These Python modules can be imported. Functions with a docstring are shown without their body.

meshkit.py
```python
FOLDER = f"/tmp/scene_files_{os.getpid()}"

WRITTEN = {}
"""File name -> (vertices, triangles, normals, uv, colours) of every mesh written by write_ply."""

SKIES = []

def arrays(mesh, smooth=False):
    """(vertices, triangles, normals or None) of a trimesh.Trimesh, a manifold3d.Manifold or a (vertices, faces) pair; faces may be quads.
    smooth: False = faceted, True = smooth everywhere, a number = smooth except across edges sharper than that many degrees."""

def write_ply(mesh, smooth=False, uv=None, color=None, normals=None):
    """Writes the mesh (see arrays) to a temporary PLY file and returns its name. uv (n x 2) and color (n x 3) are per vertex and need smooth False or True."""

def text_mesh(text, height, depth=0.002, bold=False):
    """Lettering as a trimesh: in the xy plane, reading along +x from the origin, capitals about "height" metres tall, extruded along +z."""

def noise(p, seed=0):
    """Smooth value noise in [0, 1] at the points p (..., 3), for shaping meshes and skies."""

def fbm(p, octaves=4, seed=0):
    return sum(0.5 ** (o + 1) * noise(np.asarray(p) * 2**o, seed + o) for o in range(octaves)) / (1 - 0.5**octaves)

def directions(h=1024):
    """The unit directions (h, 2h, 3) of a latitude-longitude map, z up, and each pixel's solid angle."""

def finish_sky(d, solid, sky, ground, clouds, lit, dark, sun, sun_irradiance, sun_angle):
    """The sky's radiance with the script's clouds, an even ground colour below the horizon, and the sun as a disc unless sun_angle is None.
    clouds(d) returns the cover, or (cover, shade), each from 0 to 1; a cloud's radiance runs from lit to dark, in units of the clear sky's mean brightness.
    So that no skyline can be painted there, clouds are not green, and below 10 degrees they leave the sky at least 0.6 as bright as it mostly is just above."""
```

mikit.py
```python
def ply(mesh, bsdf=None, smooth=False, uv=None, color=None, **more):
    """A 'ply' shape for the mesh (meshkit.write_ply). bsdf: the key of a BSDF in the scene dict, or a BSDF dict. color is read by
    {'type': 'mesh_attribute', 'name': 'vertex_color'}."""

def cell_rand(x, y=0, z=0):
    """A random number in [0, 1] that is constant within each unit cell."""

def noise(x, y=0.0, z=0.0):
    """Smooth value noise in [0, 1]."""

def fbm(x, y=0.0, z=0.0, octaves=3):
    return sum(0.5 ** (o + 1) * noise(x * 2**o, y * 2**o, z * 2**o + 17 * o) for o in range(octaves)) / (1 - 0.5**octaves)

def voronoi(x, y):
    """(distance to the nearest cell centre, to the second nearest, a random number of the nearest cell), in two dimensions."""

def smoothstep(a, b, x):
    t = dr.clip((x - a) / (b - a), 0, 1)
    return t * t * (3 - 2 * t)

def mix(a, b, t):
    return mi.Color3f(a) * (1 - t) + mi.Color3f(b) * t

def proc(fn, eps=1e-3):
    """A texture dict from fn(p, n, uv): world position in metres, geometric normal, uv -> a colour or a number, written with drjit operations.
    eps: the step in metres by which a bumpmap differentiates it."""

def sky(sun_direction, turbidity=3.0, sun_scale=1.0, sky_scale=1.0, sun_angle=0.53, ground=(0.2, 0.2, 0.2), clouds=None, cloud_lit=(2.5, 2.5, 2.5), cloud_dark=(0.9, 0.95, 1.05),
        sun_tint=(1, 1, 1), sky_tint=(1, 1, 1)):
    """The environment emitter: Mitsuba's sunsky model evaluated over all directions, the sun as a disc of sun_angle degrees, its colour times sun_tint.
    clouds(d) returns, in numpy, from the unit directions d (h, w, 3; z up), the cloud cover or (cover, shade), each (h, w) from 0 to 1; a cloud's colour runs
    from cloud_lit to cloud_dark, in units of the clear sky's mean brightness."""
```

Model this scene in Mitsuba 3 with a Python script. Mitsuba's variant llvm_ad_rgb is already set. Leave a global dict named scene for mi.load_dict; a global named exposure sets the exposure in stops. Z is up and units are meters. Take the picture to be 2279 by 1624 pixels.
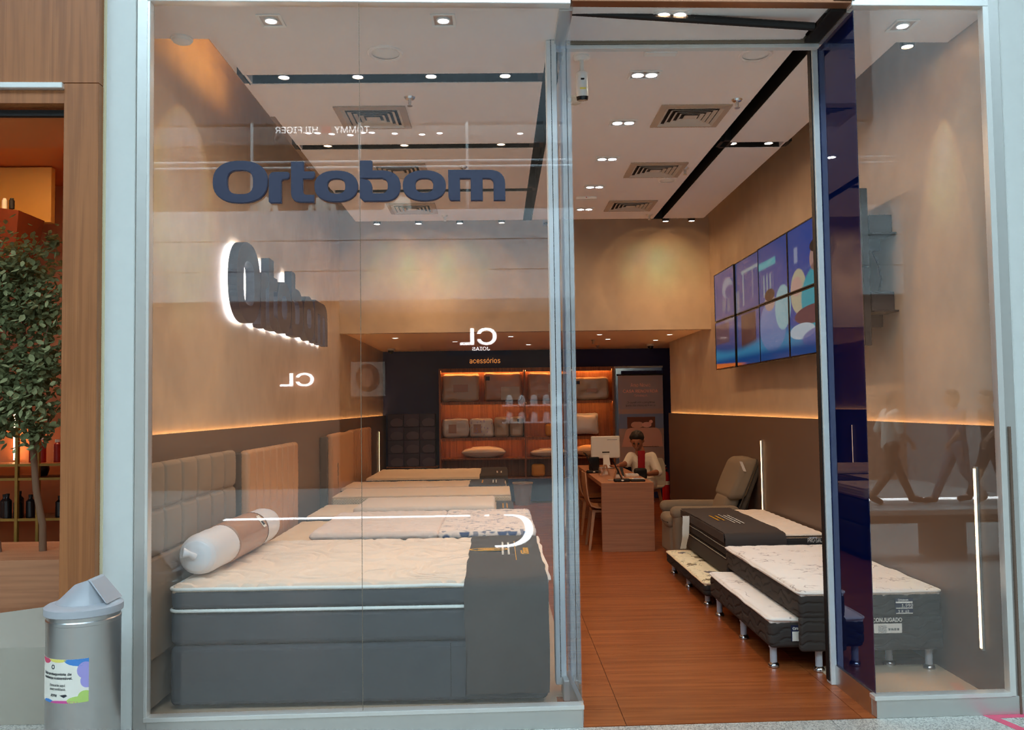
import math, random
import numpy as np
import trimesh, manifold3d as m3
import drjit as dr
import mitsuba as mi
from shapely.geometry import Polygon, Point, LineString, box as sbox
from shapely.ops import unary_union
import mikit, meshkit
from mikit import proc, noise, fbm, smoothstep, mix

scene, labels = {}, {}
T = mi.ScalarTransform4f
rng = np.random.default_rng(7)

# ------------------------------------------------------------------ camera, light, exposure
exposure = 0.0
CAM_O = np.array([0.0, -4.3675, 1.6])
YAW, PITCH, ROLL = .018, .0473, -.0141
_cy, _sy, _cp, _sp = math.cos(YAW), math.sin(YAW), math.cos(PITCH), math.sin(PITCH)
_f = np.array([_sy * _cp, _cy * _cp, _sp]); _r = np.array([_cy, -_sy, 0]); _u = np.cross(_r, _f)
_up = -math.sin(ROLL) * _r + math.cos(ROLL) * _u
scene['camera'] = {'type': 'perspective', 'fov': math.degrees(2 * math.atan(1139.5 / 1923.2)), 'fov_axis': 'x', 'near_clip': .05, 'far_clip': 200.0,
                   'to_world': T().look_at(origin=CAM_O.tolist(), target=(CAM_O + _f).tolist(), up=_up.tolist())}
SKYLIGHT = [4.6, 6.2, 7.2]          # luminous roof of the mall hall
WARM = np.array([1.0, .64, .37])     # lamp colour inside the store
DOWN_L = 310.0                       # radiance of the downlight discs
SPOT_I = 5.5                         # wall-washer spots
COVE_L = 15.0                         # cove strips
WALL_ABOVE = 10.0


def lin(r, g=None, b=None):
    c = np.array([r, g, b] if g is not None else [r, r, r], float) / 255
    return [float(x) for x in np.where(c <= .04045, c / 12.92, ((c + .055) / 1.055) ** 2.4)]


def rgb(c):
    return {'type': 'rgb', 'value': [float(x) for x in c]}


# ------------------------------------------------------------------ materials
def mat(name, col, rough=.6, **kw):
    if isinstance(col, tuple): col = rgb(lin(*col))
    scene['m_' + name] = {'type': 'twosided', 'bsdf': {'type': 'principled', 'base_color': col, 'roughness': rough, **kw}}
    return name


def emit(c, w=1.0):
    return {'type': 'area', 'radiance': rgb(c), 'sampling_weight': float(w)}


def ptex(fn):
    return proc(fn)


def f_granite(p, n, uv):
    a = noise(p.x * 170, p.y * 170, p.z * 170); b = noise(p.x * 420, p.y * 420, p.z * 420)
    c = mix(lin(196, 194, 186), lin(150, 148, 142), smoothstep(.45, .75, a))
    return mix(c, lin(70, 66, 62), smoothstep(.74, .86, b))


def wood_fn(c0, c1, c2, axis, stretch=14., sc=9.):
    c0, c1, c2 = lin(*c0), lin(*c1), lin(*c2)

    def fn(p, n, uv):
        q = [p.x, p.y, p.z]
        l = q[axis] / stretch
        a, b = [q[k] for k in range(3) if k != axis]
        w = fbm(l * sc, a * sc, b * sc, 2) * .6
        g = fbm(l * 30, a * 60 + w * 8, b * 60, 3)
        s = noise(l * 60, a * 320, b * 320)
        return mix(mix(c0, c1, smoothstep(.3, .7, g)), c2, smoothstep(.55, .95, s) * .35)
    return fn


def f_floor(p, n, uv):
    i, j = dr.floor((p.x - .625) / 1.2), dr.floor((p.y - .05) / .2)
    t = mikit.cell_rand(i, j, 3)
    g = fbm(p.x * 2.2 + t * 30, p.y * 34, t * 9, 3)
    s = noise(p.x * 5 + 11 * t, p.y * 190, 2.)
    c = mix(mix(lin(150, 80, 39), lin(132, 66, 31), smoothstep(.3, .7, g)), lin(160, 88, 45), smoothstep(.6, .95, s) * .4)
    return c * (.94 + .1 * t)


def f_plaster(p, n, uv):
    a = fbm(p.x * 1.6, p.y * 1.6, p.z * 1.1, 4); b = fbm(p.x * 7, p.y * 7, p.z * 4 + 5, 3)
    v = smoothstep(.25, .75, a * .65 + b * .35)
    return mix(lin(180, 158, 134), lin(196, 174, 148), v)


def f_leafprint(p, n, uv):      # faint grey leaf print on white ticking
    x, y = p.x * 9 + noise(p.x * 3, p.y * 3) * 2, p.y * 9 + noise(p.y * 3, p.x * 3, 4) * 2
    w = fbm(x * 1.1, y * 1.1, p.z * 3, 3)
    v = smoothstep(.47, .5, w) * (1 - smoothstep(.5, .53, w)) * smoothstep(.42, .6, noise(p.x * 8, p.y * 8, 9.))
    return mix(lin(236, 228, 218), lin(160, 146, 138), v * .75)


def f_bluefloral(p, n, uv):
    x, y = p.x * 24, p.y * 30
    d1, d2, which = mikit.voronoi(x, y)
    k = smoothstep(.30, .2, d1) * smoothstep(.5, .55, which)
    ln = noise(p.x * 30, p.y * 110, 3.)
    s = smoothstep(.66, .74, ln) * smoothstep(.35, .55, noise(p.x * 14, p.y * 14, 8.))
    side = smoothstep(.70, .69, p.z)
    fl = smoothstep(.5, .36, mikit.voronoi(p.x * 12, p.z * 8)[0]) * side
    return mix(mix(lin(232, 214, 200), lin(94, 96, 120), s * .8), lin(60, 76, 118), dr.maximum(k * .12, fl))


def f_darkfloral(p, n, uv):
    d1, d2, which = mikit.voronoi(p.x * 7 + noise(p.x * 30, p.y * 30) * .6, p.y * 6.)
    pet = smoothstep(.34, .3, d1 + .12 * noise(p.x * 70, p.y * 70, 1.)) * smoothstep(.4, .45, which)
    line = smoothstep(.485, .5, fbm(p.x * 14, p.y * 14, 2., 2)) * smoothstep(.53, .515, fbm(p.x * 14, p.y * 14, 2., 2))
    c = mix(lin(236, 222, 186), lin(120, 118, 78), line * .8)
    return mix(c, mix(lin(60, 52, 84), lin(96, 78, 48), smoothstep(.6, .8, which)), pet * .85)


def f_lattice(p, n, uv):
    a = dr.abs(dr.sin((p.x + p.z) * 120)); b = dr.abs(dr.sin((p.x - p.z) * 120))
    v = smoothstep(.25, .1, dr.minimum(a, b)) * smoothstep(.9, .5, dr.abs(n.z))
    return mix(lin(226, 204, 166), lin(110, 96, 74), v * .8)


mat('granite', ptex(f_granite), .25)
mat('floor_wood', ptex(f_floor), .32)
mat('display_floor', (192, 164, 134), .35)
mat('floor_groove', (60, 32, 18), .8)
mat('plaster', ptex(f_plaster), .42)
mat('plaster_plain', (180, 160, 138), .5)
mat('wainscot', (104, 84, 70), .45)
mat('ceil', (232, 224, 218), .8)
mat('ceil_low', (240, 206, 170), .8)
mat('black', (14, 13, 13), .6)
mat('black_gloss', (12, 12, 13), .2)
mat('charcoal', (42, 40, 40), .7)
mat('alum', (206, 206, 202), .38, metallic=.75)
mat('alum_bright', (232, 232, 228), .3, metallic=.6)
mat('steel', (205, 205, 205), .3, metallic=1.0)
mat('chrome', (225, 225, 225), .08, metallic=1.0)
mat('pillar', (206, 208, 204), .35)
mat('caulk', (208, 198, 164), .7)
mat('white', (232, 232, 228), .5)
mat('offwhite', (214, 206, 192), .6)
mat('white_post', (212, 214, 210), .45)
mat('taupe_metal', (120, 108, 92), .5)
mat('copper', (150, 100, 70), .3, metallic=.5)
mat('navy', (26, 31, 62), .5, clearcoat=.3)
mat('navy_wall', (42, 46, 98), .6)
mat('wood_v', ptex(wood_fn((158, 97, 54), (142, 85, 46), (172, 112, 66), 2)), .45)
mat('wood_h', ptex(wood_fn((172, 116, 82), (160, 106, 74), (182, 128, 94), 0)), .45)
mat('wood_shelf', ptex(wood_fn((156, 96, 56), (126, 72, 40), (176, 116, 74), 2)), .5)
mat('wood_chair', (172, 122, 84), .45)
mat('tick', (228, 210, 190), .75, sheen=.3)
mat('tick2', (232, 210, 180), .75, sheen=.3)
mat('tick3', (226, 200, 164), .75)
mat('fleece', (224, 206, 192), .9, sheen=.6)
mat('piping', (226, 232, 228), .5)
mat('bed_dark', (56, 60, 66), .85, sheen=.3)
mat('bed_brown', (54, 47, 42), .85, sheen=.3)
mat('bed_black', (40, 34, 31), .8)
mat('runner', (58, 50, 46), .85, sheen=.3)
mat('runner_back', (226, 206, 186), .8)
mat('leafprint', ptex(f_leafprint), .7)
mat('bluefloral', ptex(f_bluefloral), .8)
mat('darkfloral', ptex(f_darkfloral), .75)
mat('lattice', ptex(f_lattice), .8)
mat('gold', (226, 160, 40), .4)
mat('print_white', (235, 228, 218), .6)
mat('print_dark', (44, 46, 52), .6)
mat('hb_grey', (130, 112, 94), .85, sheen=.4)
mat('hb_tan', (188, 142, 102), .8)
mat('hb_wrap', (196, 146, 106), .3, clearcoat=.6)
mat('film_white', (226, 228, 232), .3, clearcoat=1.0, clearcoat_gloss=.9)
mat('film_brown', (166, 122, 96), .3, clearcoat=1.0, clearcoat_gloss=.9)
mat('film_grey', (176, 158, 138), .3, clearcoat=1.0, clearcoat_gloss=.9)
mat('recliner', (128, 112, 92), .85, sheen=.3)
mat('seam_dark', (70, 60, 50), .9)
mat('red', (178, 20, 24), .35)
mat('red_cloth', (150, 16, 28), .8)
mat('skin', (150, 96, 70), .6)
mat('skin_light', (196, 150, 126), .6)
mat('hair', (26, 20, 18), .6)
mat('cloth_white', (226, 216, 200), .85)
mat('cloth_grey', (120, 122, 132), .85)
mat('cloth_dark', (40, 38, 40), .85)
mat('grey_plastic', (172, 174, 180), .4)
mat('pinktape', (212, 78, 110), .5)
mat('plinth', (168, 160, 146), .7)
mat('mustard', (206, 160, 84), .6)
mat('pinkwall', (190, 140, 112), .6)
mat('darkred', (104, 44, 20), .4)
mat('orange_ceiling', (196, 112, 60), .5)
mat('brass', (150, 118, 52), .4, metallic=.4)
mat('bark', (112, 82, 60), .9)
mat('bottle', (22, 22, 24), .2)
mat('bottle_red', (160, 36, 30), .3)
mat('carton', (70, 56, 84), .6)
mat('carton_print', (92, 80, 96), .6)
mat('carton_dark', (52, 42, 66), .6)
mat('paper', (232, 226, 214), .7)
mat('poster_skin', (186, 130, 100), .5)
mat('poster_bg', (186, 160, 140), .5)
mat('mall_white', (226, 228, 228), .6)
mat('mall_grey', (86, 90, 92), .6)
mat('mall_side', (150, 150, 148), .7)
mat('mall_shop', (120, 100, 84), .6)
mat('mall_dark', (60, 56, 54), .5)
mat('mall_wood', (120, 84, 58), .5)
mat('sign_dark', (40, 46, 48), .5)
mat('banner_top', (164, 148, 154), .6)
mat('banner_mid', (180, 150, 140), .6)
mat('banner_blue', (122, 138, 172), .6)
mat('banner_wood', (112, 60, 38), .6)
mat('banner_bed', (226, 170, 148), .6)
mat('banner_pink', (250, 188, 170), .6)
mat('lilac', (160, 150, 210), .5)
mat('sky_blue', (70, 130, 200), .5)
mat('lime', (178, 206, 110), .5)
mat('magenta', (206, 80, 150), .5)
mat('yellow', (228, 214, 110), .5)
mat('green', (96, 150, 90), .5)
mat('lens_white', (240, 236, 226), .4)
mat('screen_dark', (10, 12, 18), .12, specular=.6)
mat('groove', (96, 92, 88), .8)
mat('duct', (172, 152, 134), .7)
mat('louver', (200, 188, 174), .5)
scene['m_glass'] = {'type': 'thindielectric', 'int_ior': 1.74}
scene['m_glass_tint'] = {'type': 'thindielectric', 'int_ior': 1.6, 'specular_transmittance': rgb([.25, .42, .72])}
scene['m_glass_blue'] = {'type': 'twosided', 'bsdf': {'type': 'plastic', 'int_ior': 1.9, 'diffuse_reflectance': rgb(lin(18, 44, 122)), 'specular_reflectance': rgb([.62, .68, 1.0]), 'nonlinear': True}}
scene['m_glass_clear'] = {'type': 'thindielectric', 'int_ior': 1.45}
scene['m_leaf'] = {'type': 'principledthin', 'base_color': rgb(lin(112, 118, 82)), 'roughness': .45, 'diff_trans': .5}
scene['m_leaf_light'] = {'type': 'principledthin', 'base_color': rgb(lin(152, 158, 116)), 'roughness': .4, 'diff_trans': .5}
scene['m_foil'] = {'type': 'blendbsdf', 'weight': .3, 'a': {'type': 'thindielectric', 'int_ior': 1.5}, 'b': {'type': 'twosided', 'bsdf': {'type': 'roughconductor', 'material': 'Al', 'alpha': .2}}}


# ------------------------------------------------------------------ registry
_used = set()


def num(key):
    if key not in _used:
        _used.add(key); return key
    k = 1
    while f'{key}_{k:03d}' in _used: k += 1
    _used.add(f'{key}_{k:03d}')
    return f'{key}_{k:03d}'


def thing(name, label=None, cat=None, group=None, kind=None):
    key = num(name)
    d = {}
    if label: d['label'] = label
    if cat: d['category'] = cat
    if group: d['group'] = group
    if kind: d['kind'] = kind
    labels[key] = d
    return key


def put(key, mesh, material, smooth=False, light=None, tw=None, **kw):
    d = mikit.ply(mesh, 'm_' + material, smooth, **kw) if not isinstance(mesh, dict) else dict(mesh)
    if light: d['emitter'] = light
    if tw is not None: d['to_world'] = tw
    scene[key] = d
    return key


def part(parent, name, mesh, material, smooth=False, label=None, light=None, kind=None, tw=None, **kw):
    key = num(parent + '__' + name)
    put(key, mesh, material, smooth, light, tw, **kw)
    d = {}
    if label: d['label'] = label
    if kind: d['kind'] = kind
    if d: labels[key] = d
    return key


def single(name, mesh, material, label, cat, smooth=False, group=None, light=None, **kw):
    key = thing(name, label, cat, group)
    return put(key, mesh, material, smooth, light, **kw)


def struct(name, mesh=None, material=None, smooth=False, label=None, cat=None, **kw):
    key = thing(name, label, cat, kind='structure')
    if mesh is not None: put(key, mesh, material, smooth, **kw)
    return key


# ------------------------------------------------------------------ meshes
TH = math.atan(.0268)
RF = np.eye(4); RF[:2, :2] = [[math.cos(TH), -math.sin(TH)], [math.sin(TH), math.cos(TH)]]
R2 = np.eye(4); R2[:2, :2] = [[math.cos(2 * TH), -math.sin(2 * TH)], [math.sin(2 * TH), math.cos(2 * TH)]]


def fac(m):
    m = m.copy(); m.apply_transform(RF); return m


def cat_(*ms):
    ms = [x for y in ms for x in (y if isinstance(y, (list, tuple)) else [y])]
    return trimesh.util.concatenate(ms)


def box(x0, x1, y0, y1, z0, z1, c=0.0):
    x0, x1 = min(x0, x1), max(x0, x1); y0, y1 = min(y0, y1), max(y0, y1); z0, z1 = min(z0, z1), max(z0, z1)
    if c <= 0:
        m = trimesh.creation.box((x1 - x0, y1 - y0, z1 - z0)); m.apply_translation([(x0 + x1) / 2, (y0 + y1) / 2, (z0 + z1) / 2]); return m
    c = min(c, (x1 - x0) * .45, (y1 - y0) * .45, (z1 - z0) * .45)
    pts = []
    for sx in (0, 1):
        for sy in (0, 1):
            for sz in (0, 1):
                p = np.array([x1 if sx else x0, y1 if sy else y0, z1 if sz else z0]); d = np.array([-1 if sx else 1, -1 if sy else 1, -1 if sz else 1]) * c
                for k in range(3):
                    q = p + d; q[k] = p[k]; pts.append(q)
    return hull(pts)


def hull(pts):
    m = m3.Manifold.hull_points(np.asarray(pts, float)).to_mesh()
    return trimesh.Trimesh(m.vert_properties[:, :3], m.tri_verts, process=False)


def rbox(x0, x1, y0, y1, z0, z1, r=.03, n=(8, 8, 4), k=3, f=None):
    """Rounded box with a grid on each face; f(v, inner) may displace the vertices."""
    a, b, c = (x1 - x0) / 2, (y1 - y0) / 2, (z1 - z0) / 2
    r = min(r, a, b, c) * .999
    def ax(h, m):
        e = np.linspace(0, 1, k + 1)
        s = np.sin(e * np.pi / 2)
        s = np.tan(e * np.pi / 4)
        lo = -h + r * (1 - s[::-1]) * 1.0
        lo = -h + r - r * s[::-1]
        hi = h - r + r * s
        mid = np.linspace(-h + r, h - r, m + 1)[1:-1]
        return np.concatenate([lo, mid, hi])
    g = [ax(a, n[0]), ax(b, n[1]), ax(c, n[2])]
    V, F, o = [], [], 0
    H = (a, b, c)
    for axis in range(3):
        i, j = [q for q in range(3) if q != axis]
        U, W = np.meshgrid(g[i], g[j], indexing='ij')
        for s in (-1, 1):
            P = np.zeros(U.shape + (3,)); P[..., i] = U; P[..., j] = W; P[..., axis] = s * H[axis]
            nu, nw = U.shape
            idx = np.arange(nu * nw).reshape(nu, nw) + o
            q = np.stack([idx[:-1, :-1], idx[1:, :-1], idx[1:, 1:], idx[:-1, 1:]], -1).reshape(-1, 4)
            flip = (s > 0) == (axis == 1)
            if flip: q = q[:, ::-1]
            V.append(P.reshape(-1, 3)); F.append(q); o += nu * nw
    V = np.vstack(V); F = np.vstack(F)
    inn = np.clip(V, [-(a - r), -(b - r), -(c - r)], [a - r, b - r, c - r])
    d = V - inn
    V = inn + r * d / np.maximum(np.linalg.norm(d, axis=1, keepdims=True), 1e-9)
    V += [(x0 + x1) / 2, (y0 + y1) / 2, (z0 + z1) / 2]
    m = trimesh.Trimesh(V, np.vstack([F[:, [0, 1, 2]], F[:, [0, 2, 3]]]), process=False)
    m.merge_vertices(digits_vertex=6)
    if f is not None:
        m.vertices = f(np.array(m.vertices), np.array(m.vertex_normals))
    return m


def cyl(p0, p1, r, r2=None, n=20):
    return tube([p0, p1], [r, r if r2 is None else r2], n)


def tube(pts, rad, n=10, cap=True):
    p = np.asarray(pts, float); rad = np.broadcast_to(rad, (len(p),))
    t = np.gradient(p, axis=0); t /= np.linalg.norm(t, axis=1, keepdims=True) + 1e-12
    ref = np.array([0, 0, 1.]) if abs(t[0][2]) < .9 else np.array([1., 0, 0])
    V = []
    a = np.cross(t[0], ref); a /= np.linalg.norm(a)
    ang = np.arange(n) * 2 * np.pi / n
    for q, d, r in zip(p, t, rad):
        a = a - d * (a @ d); a /= np.linalg.norm(a); b = np.cross(d, a)
        V.append(q + r * (np.cos(ang)[:, None] * a + np.sin(ang)[:, None] * b))
    V = np.vstack(V); F = []
    for i in range(len(p) - 1):
        for j in range(n):
            a0, a1 = i * n + j, i * n + (j + 1) % n
            F += [[a0, a1, a1 + n], [a0, a1 + n, a0 + n]]
    if cap:
        V = np.vstack([V, p[0], p[-1]]); c0, c1 = len(V) - 2, len(V) - 1; e = (len(p) - 1) * n
        for j in range(n):
            F += [[c0, (j + 1) % n, j], [c1, e + j, e + (j + 1) % n]]
    return trimesh.Trimesh(V, F, process=False)


def lathe(prof, c=(0, 0, 0), n=32):
    m = trimesh.creation.revolve(np.asarray(prof, float), sections=n); m.apply_translation(c); return m


def basis(m, o, ex, ey):
    """Maps the mesh's x, y, z to ex, ey and their cross product, from the origin o."""
    ex, ey = np.array(ex, float), np.array(ey, float)
    M = np.eye(4); M[:3, 0] = ex; M[:3, 1] = ey; M[:3, 2] = np.cross(ex, ey) / np.linalg.norm(np.cross(ex, ey)); M[:3, 3] = o
    m = m.copy(); m.apply_transform(M); return m


def ext(poly, h):
    gs = getattr(poly, 'geoms', [poly])
    return cat_([trimesh.creation.extrude_polygon(g, h, engine='earcut') for g in gs])


def text(s, h, o, ex, ey, depth=.0015, bold=False, center=False, width=None):
    m = meshkit.text_mesh(s, h, depth, bold)
    if width is not None:
        m.apply_scale([width / m.extents[0], 1, 1])
    if center: m.apply_translation([-(m.bounds[0][0] + m.bounds[1][0]) / 2, 0, 0])
    return basis(m, o, ex, ey)


def wallpoly(poly, o, ex, ey, h): return basis(ext(poly, h), o, ex, ey)


def sheet(path, x0, x1, nx=16, th=.004, wob=.004, seed=0, fx=8.):
    """Cloth lying along a path of (y, z), from x0 to x1, with a thickness."""
    path = np.asarray(path, float)
    seg = np.linalg.norm(np.diff(path, axis=0), axis=1); s = np.r_[0, np.cumsum(seg)]
    n = max(int(s[-1] / .025), 4); t = np.linspace(0, s[-1], n)
    P = np.stack([np.interp(t, s, path[:, 0]), np.interp(t, s, path[:, 1])], 1)
    tan = np.gradient(P, axis=0); tan /= np.linalg.norm(tan, axis=1, keepdims=True) + 1e-9
    nor = np.stack([-tan[:, 1], tan[:, 0]], 1)
    if nor[:, 1].mean() < 0: nor = -nor
    X = np.linspace(x0, x1, nx)
    V = []
    for off in (0, th):
        for i, x in enumerate(X):
            q = P + nor * off
            w = meshkit.noise(np.stack([np.full(n, x * fx), P[:, 0] * fx + seed, P[:, 1] * fx], 1), seed) * wob
            e = (meshkit.noise(np.stack([t * 7, np.full(n, i * 1.), np.full(n, seed * 1.)], 1)) - .5) * .012 * (i in (0, nx - 1))
            V.append(np.stack([np.full(n, x) + e, q[:, 0] + nor[:, 0] * w, q[:, 1] + nor[:, 1] * w], 1))
    V = np.vstack(V); F = []
    def idx(l, i, j): return l * nx * n + i * n + j
    for i in range(nx - 1):
        for j in range(n - 1):
            for l in (0, 1):
                q = [idx(l, i, j), idx(l, i + 1, j), idx(l, i + 1, j + 1), idx(l, i, j + 1)]
                if l == 0: q = q[::-1]
                F.append(q)
    for i in range(nx - 1):
        for j in (0, n - 1): F.append([idx(0, i, j), idx(0, i + 1, j), idx(1, i + 1, j), idx(1, i, j)])
    for j in range(n - 1):
        for i in (0, nx - 1): F.append([idx(0, i, j), idx(0, i, j + 1), idx(1, i, j + 1), idx(1, i, j)])
    F = np.array(F)
    m = trimesh.Trimesh(V, np.vstack([F[:, [0, 1, 2]], F[:, [0, 2, 3]]]), process=False)
    m.fix_normals(); return m


def ell(cx, cy, rx, ry, n=2.0, k=48):
    t = np.linspace(0, 2 * np.pi, k, endpoint=False); c, s = np.cos(t), np.sin(t)
    return Polygon(np.stack([cx + rx * np.sign(c) * np.abs(c) ** (2 / n), cy + ry * np.sign(s) * np.abs(s) ** (2 / n)], 1))


def bez(p0, c, p1, k=8):
    t = np.linspace(0, 1, k)[:, None]
    return ((1 - t) ** 2 * np.array(p0) + 2 * t * (1 - t) * np.array(c) + t * t * np.array(p1)).tolist()


EX, EY, EZ = (1, 0, 0), (0, 1, 0), (0, 0, 1)
XL, XR, ZC, YS, YB = -1.89, 2.635, 3.69, 6.3, 10.35   # left and right wainscot, ceiling, soffit wall, back wall

# ------------------------------------------------------------------ floors
fl = struct('floor', box(XL - .1, XR + 1.5, .4, 11.2, -.06, -.004), 'floor_groove', label='reddish brown wood floor of the store')
room = Polygon([(XL - .06, .0268 * (XL - .06) + .0), (XR + .06, .0268 * XR + .0), (XR + .06, 12), (XL - .06, 12)])
for j in range(18):
    for i in range(-3, 3):
        a = sbox(.625 + 1.2 * i + .0015, .05 + .2 * (j - 1) + .0008, .625 + 1.2 * (i + 1) - .0015, .05 + .2 * j - .0008).intersection(room)
        if a.is_empty or a.area < .002: continue
        m = ext(a, .0045); m.apply_translation([0, 0, -.0045])
        part(fl, 'plank', m, 'floor_wood')
part(fl, 'display_platform', ext(Polygon([(XL, .0268 * XL + .06), (.300, .07), (.305, .46), (.40, .47), (.40, 2.9), (XL, 2.9)]), .004), 'display_floor')
part(fl, 'display_platform', ext(Polygon([(1.905, .11), (XR, .13), (XR, .90), (1.905, .90)]), .004), 'display_floor')
part(fl, 'board_field', box(XL - .06, XR + 1.4, .05 + .2 * 17 + .001, 11.1, -.0045, 0), 'floor_wood', kind='stuff')

fm = struct('floor', fac(box(-9, 9, -15, -1.81, -.06, 0)), 'granite', label='speckled grey granite floor of the mall')
part(fm, 'bed', fac(box(-4.6, 4.6, -1.82, .02, -.06, -.004)), 'groove')
for i in range(-5, 5):
    for j in range(2):
        part(fm, 'tile', fac(box(.92 * i - .18 + .0015, .92 * (i + 1) - .18 - .0015, -.9 * (j + 1) - .01 + .0015, -.9 * j - .01 - .0015, -.02, 0)), 'granite')

# ------------------------------------------------------------------ walls of the store
wl = struct('wall_left', box(XL - .16, XL - .04, .14, YB + .1, 0, 4.2), 'plaster', label='taupe plaster wall over a brown wainscot')
part(wl, 'batten', box(XL - .04, XL - .012, .15, YB, 1.38, 1.42), 'wainscot'); part(wl, 'wainscot', box(XL - .012, XL, .0, YB, 0, 1.468, .002), 'wainscot')
part(wl, 'light_strip', box(XL - .036, XL - .016, .15, YB - .1, 1.425, 1.44), 'white', light=emit(WARM * [1, .86, .55] * COVE_L, 2))
wr = struct('wall_right', box(XR + .04, XR + .16, .2, 8.9, 0, 4.2), 'plaster', label='taupe plaster wall over a brown wainscot')
part(wr, 'batten', box(XR + .012, XR + .04, .21, 8.9, 1.37, 1.41), 'wainscot'); part(wr, 'wainscot', box(XR, XR + .012, .05, 8.9, 0, 1.458, .002), 'wainscot')
part(wr, 'light_strip', box(XR + .016, XR + .036, .21, 8.85, 1.415, 1.43), 'white', light=emit(WARM * [1, .86, .55] * COVE_L, 2))
ws = struct('wall_soffit', box(XL - .1, XR + .1, YS, YS + .12, 2.52, 4.2), 'plaster', label='plaster bulkhead over the back of the store')
wb = struct('wall_back', wallpoly(sbox(XL - .1, 0, XR + 1.4, 2.7).difference(sbox(2.0, -.1, 2.84, 2.24)), (0, YB, 0), EX, EZ, .1).apply_translation([0, .1, 0]), 'navy_wall', label='dark blue back wall with a doorway')
db = struct('door_2', label='dark door standing ajar to a lit back room')
part(db, 'leaf', box(2.13, 2.83, YB - .01, YB + .03, .01, 2.17, .003), 'navy_wall')
part(db, 'jamb', box(2.0, 2.03, YB - .015, YB + .11, 0, 2.24), 'white'); part(db, 'head', box(2.0, 2.84, YB - .015, YB + .11, 2.22, 2.25), 'white')
part(db, 'back_room_wall', box(1.5, 3.3, 11.1, 11.15, 0, 2.6), 'white'); part(db, 'back_room_side', box(1.45, 1.5, YB + .1, 11.15, 0, 2.6), 'white'); part(db, 'back_room_side', box(3.3, 3.35, YB + .1, 11.15, 0, 2.6), 'white')
part(db, 'back_room_ceiling', box(1.45, 3.35, YB + .1, 11.15, 2.6, 2.65), 'white')
part(db, 'back_room_lamp', box(1.9, 2.3, 10.6, 10.9, 2.58, 2.595), 'white', light=emit([4, 4.6, 4.2], .5))
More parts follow.
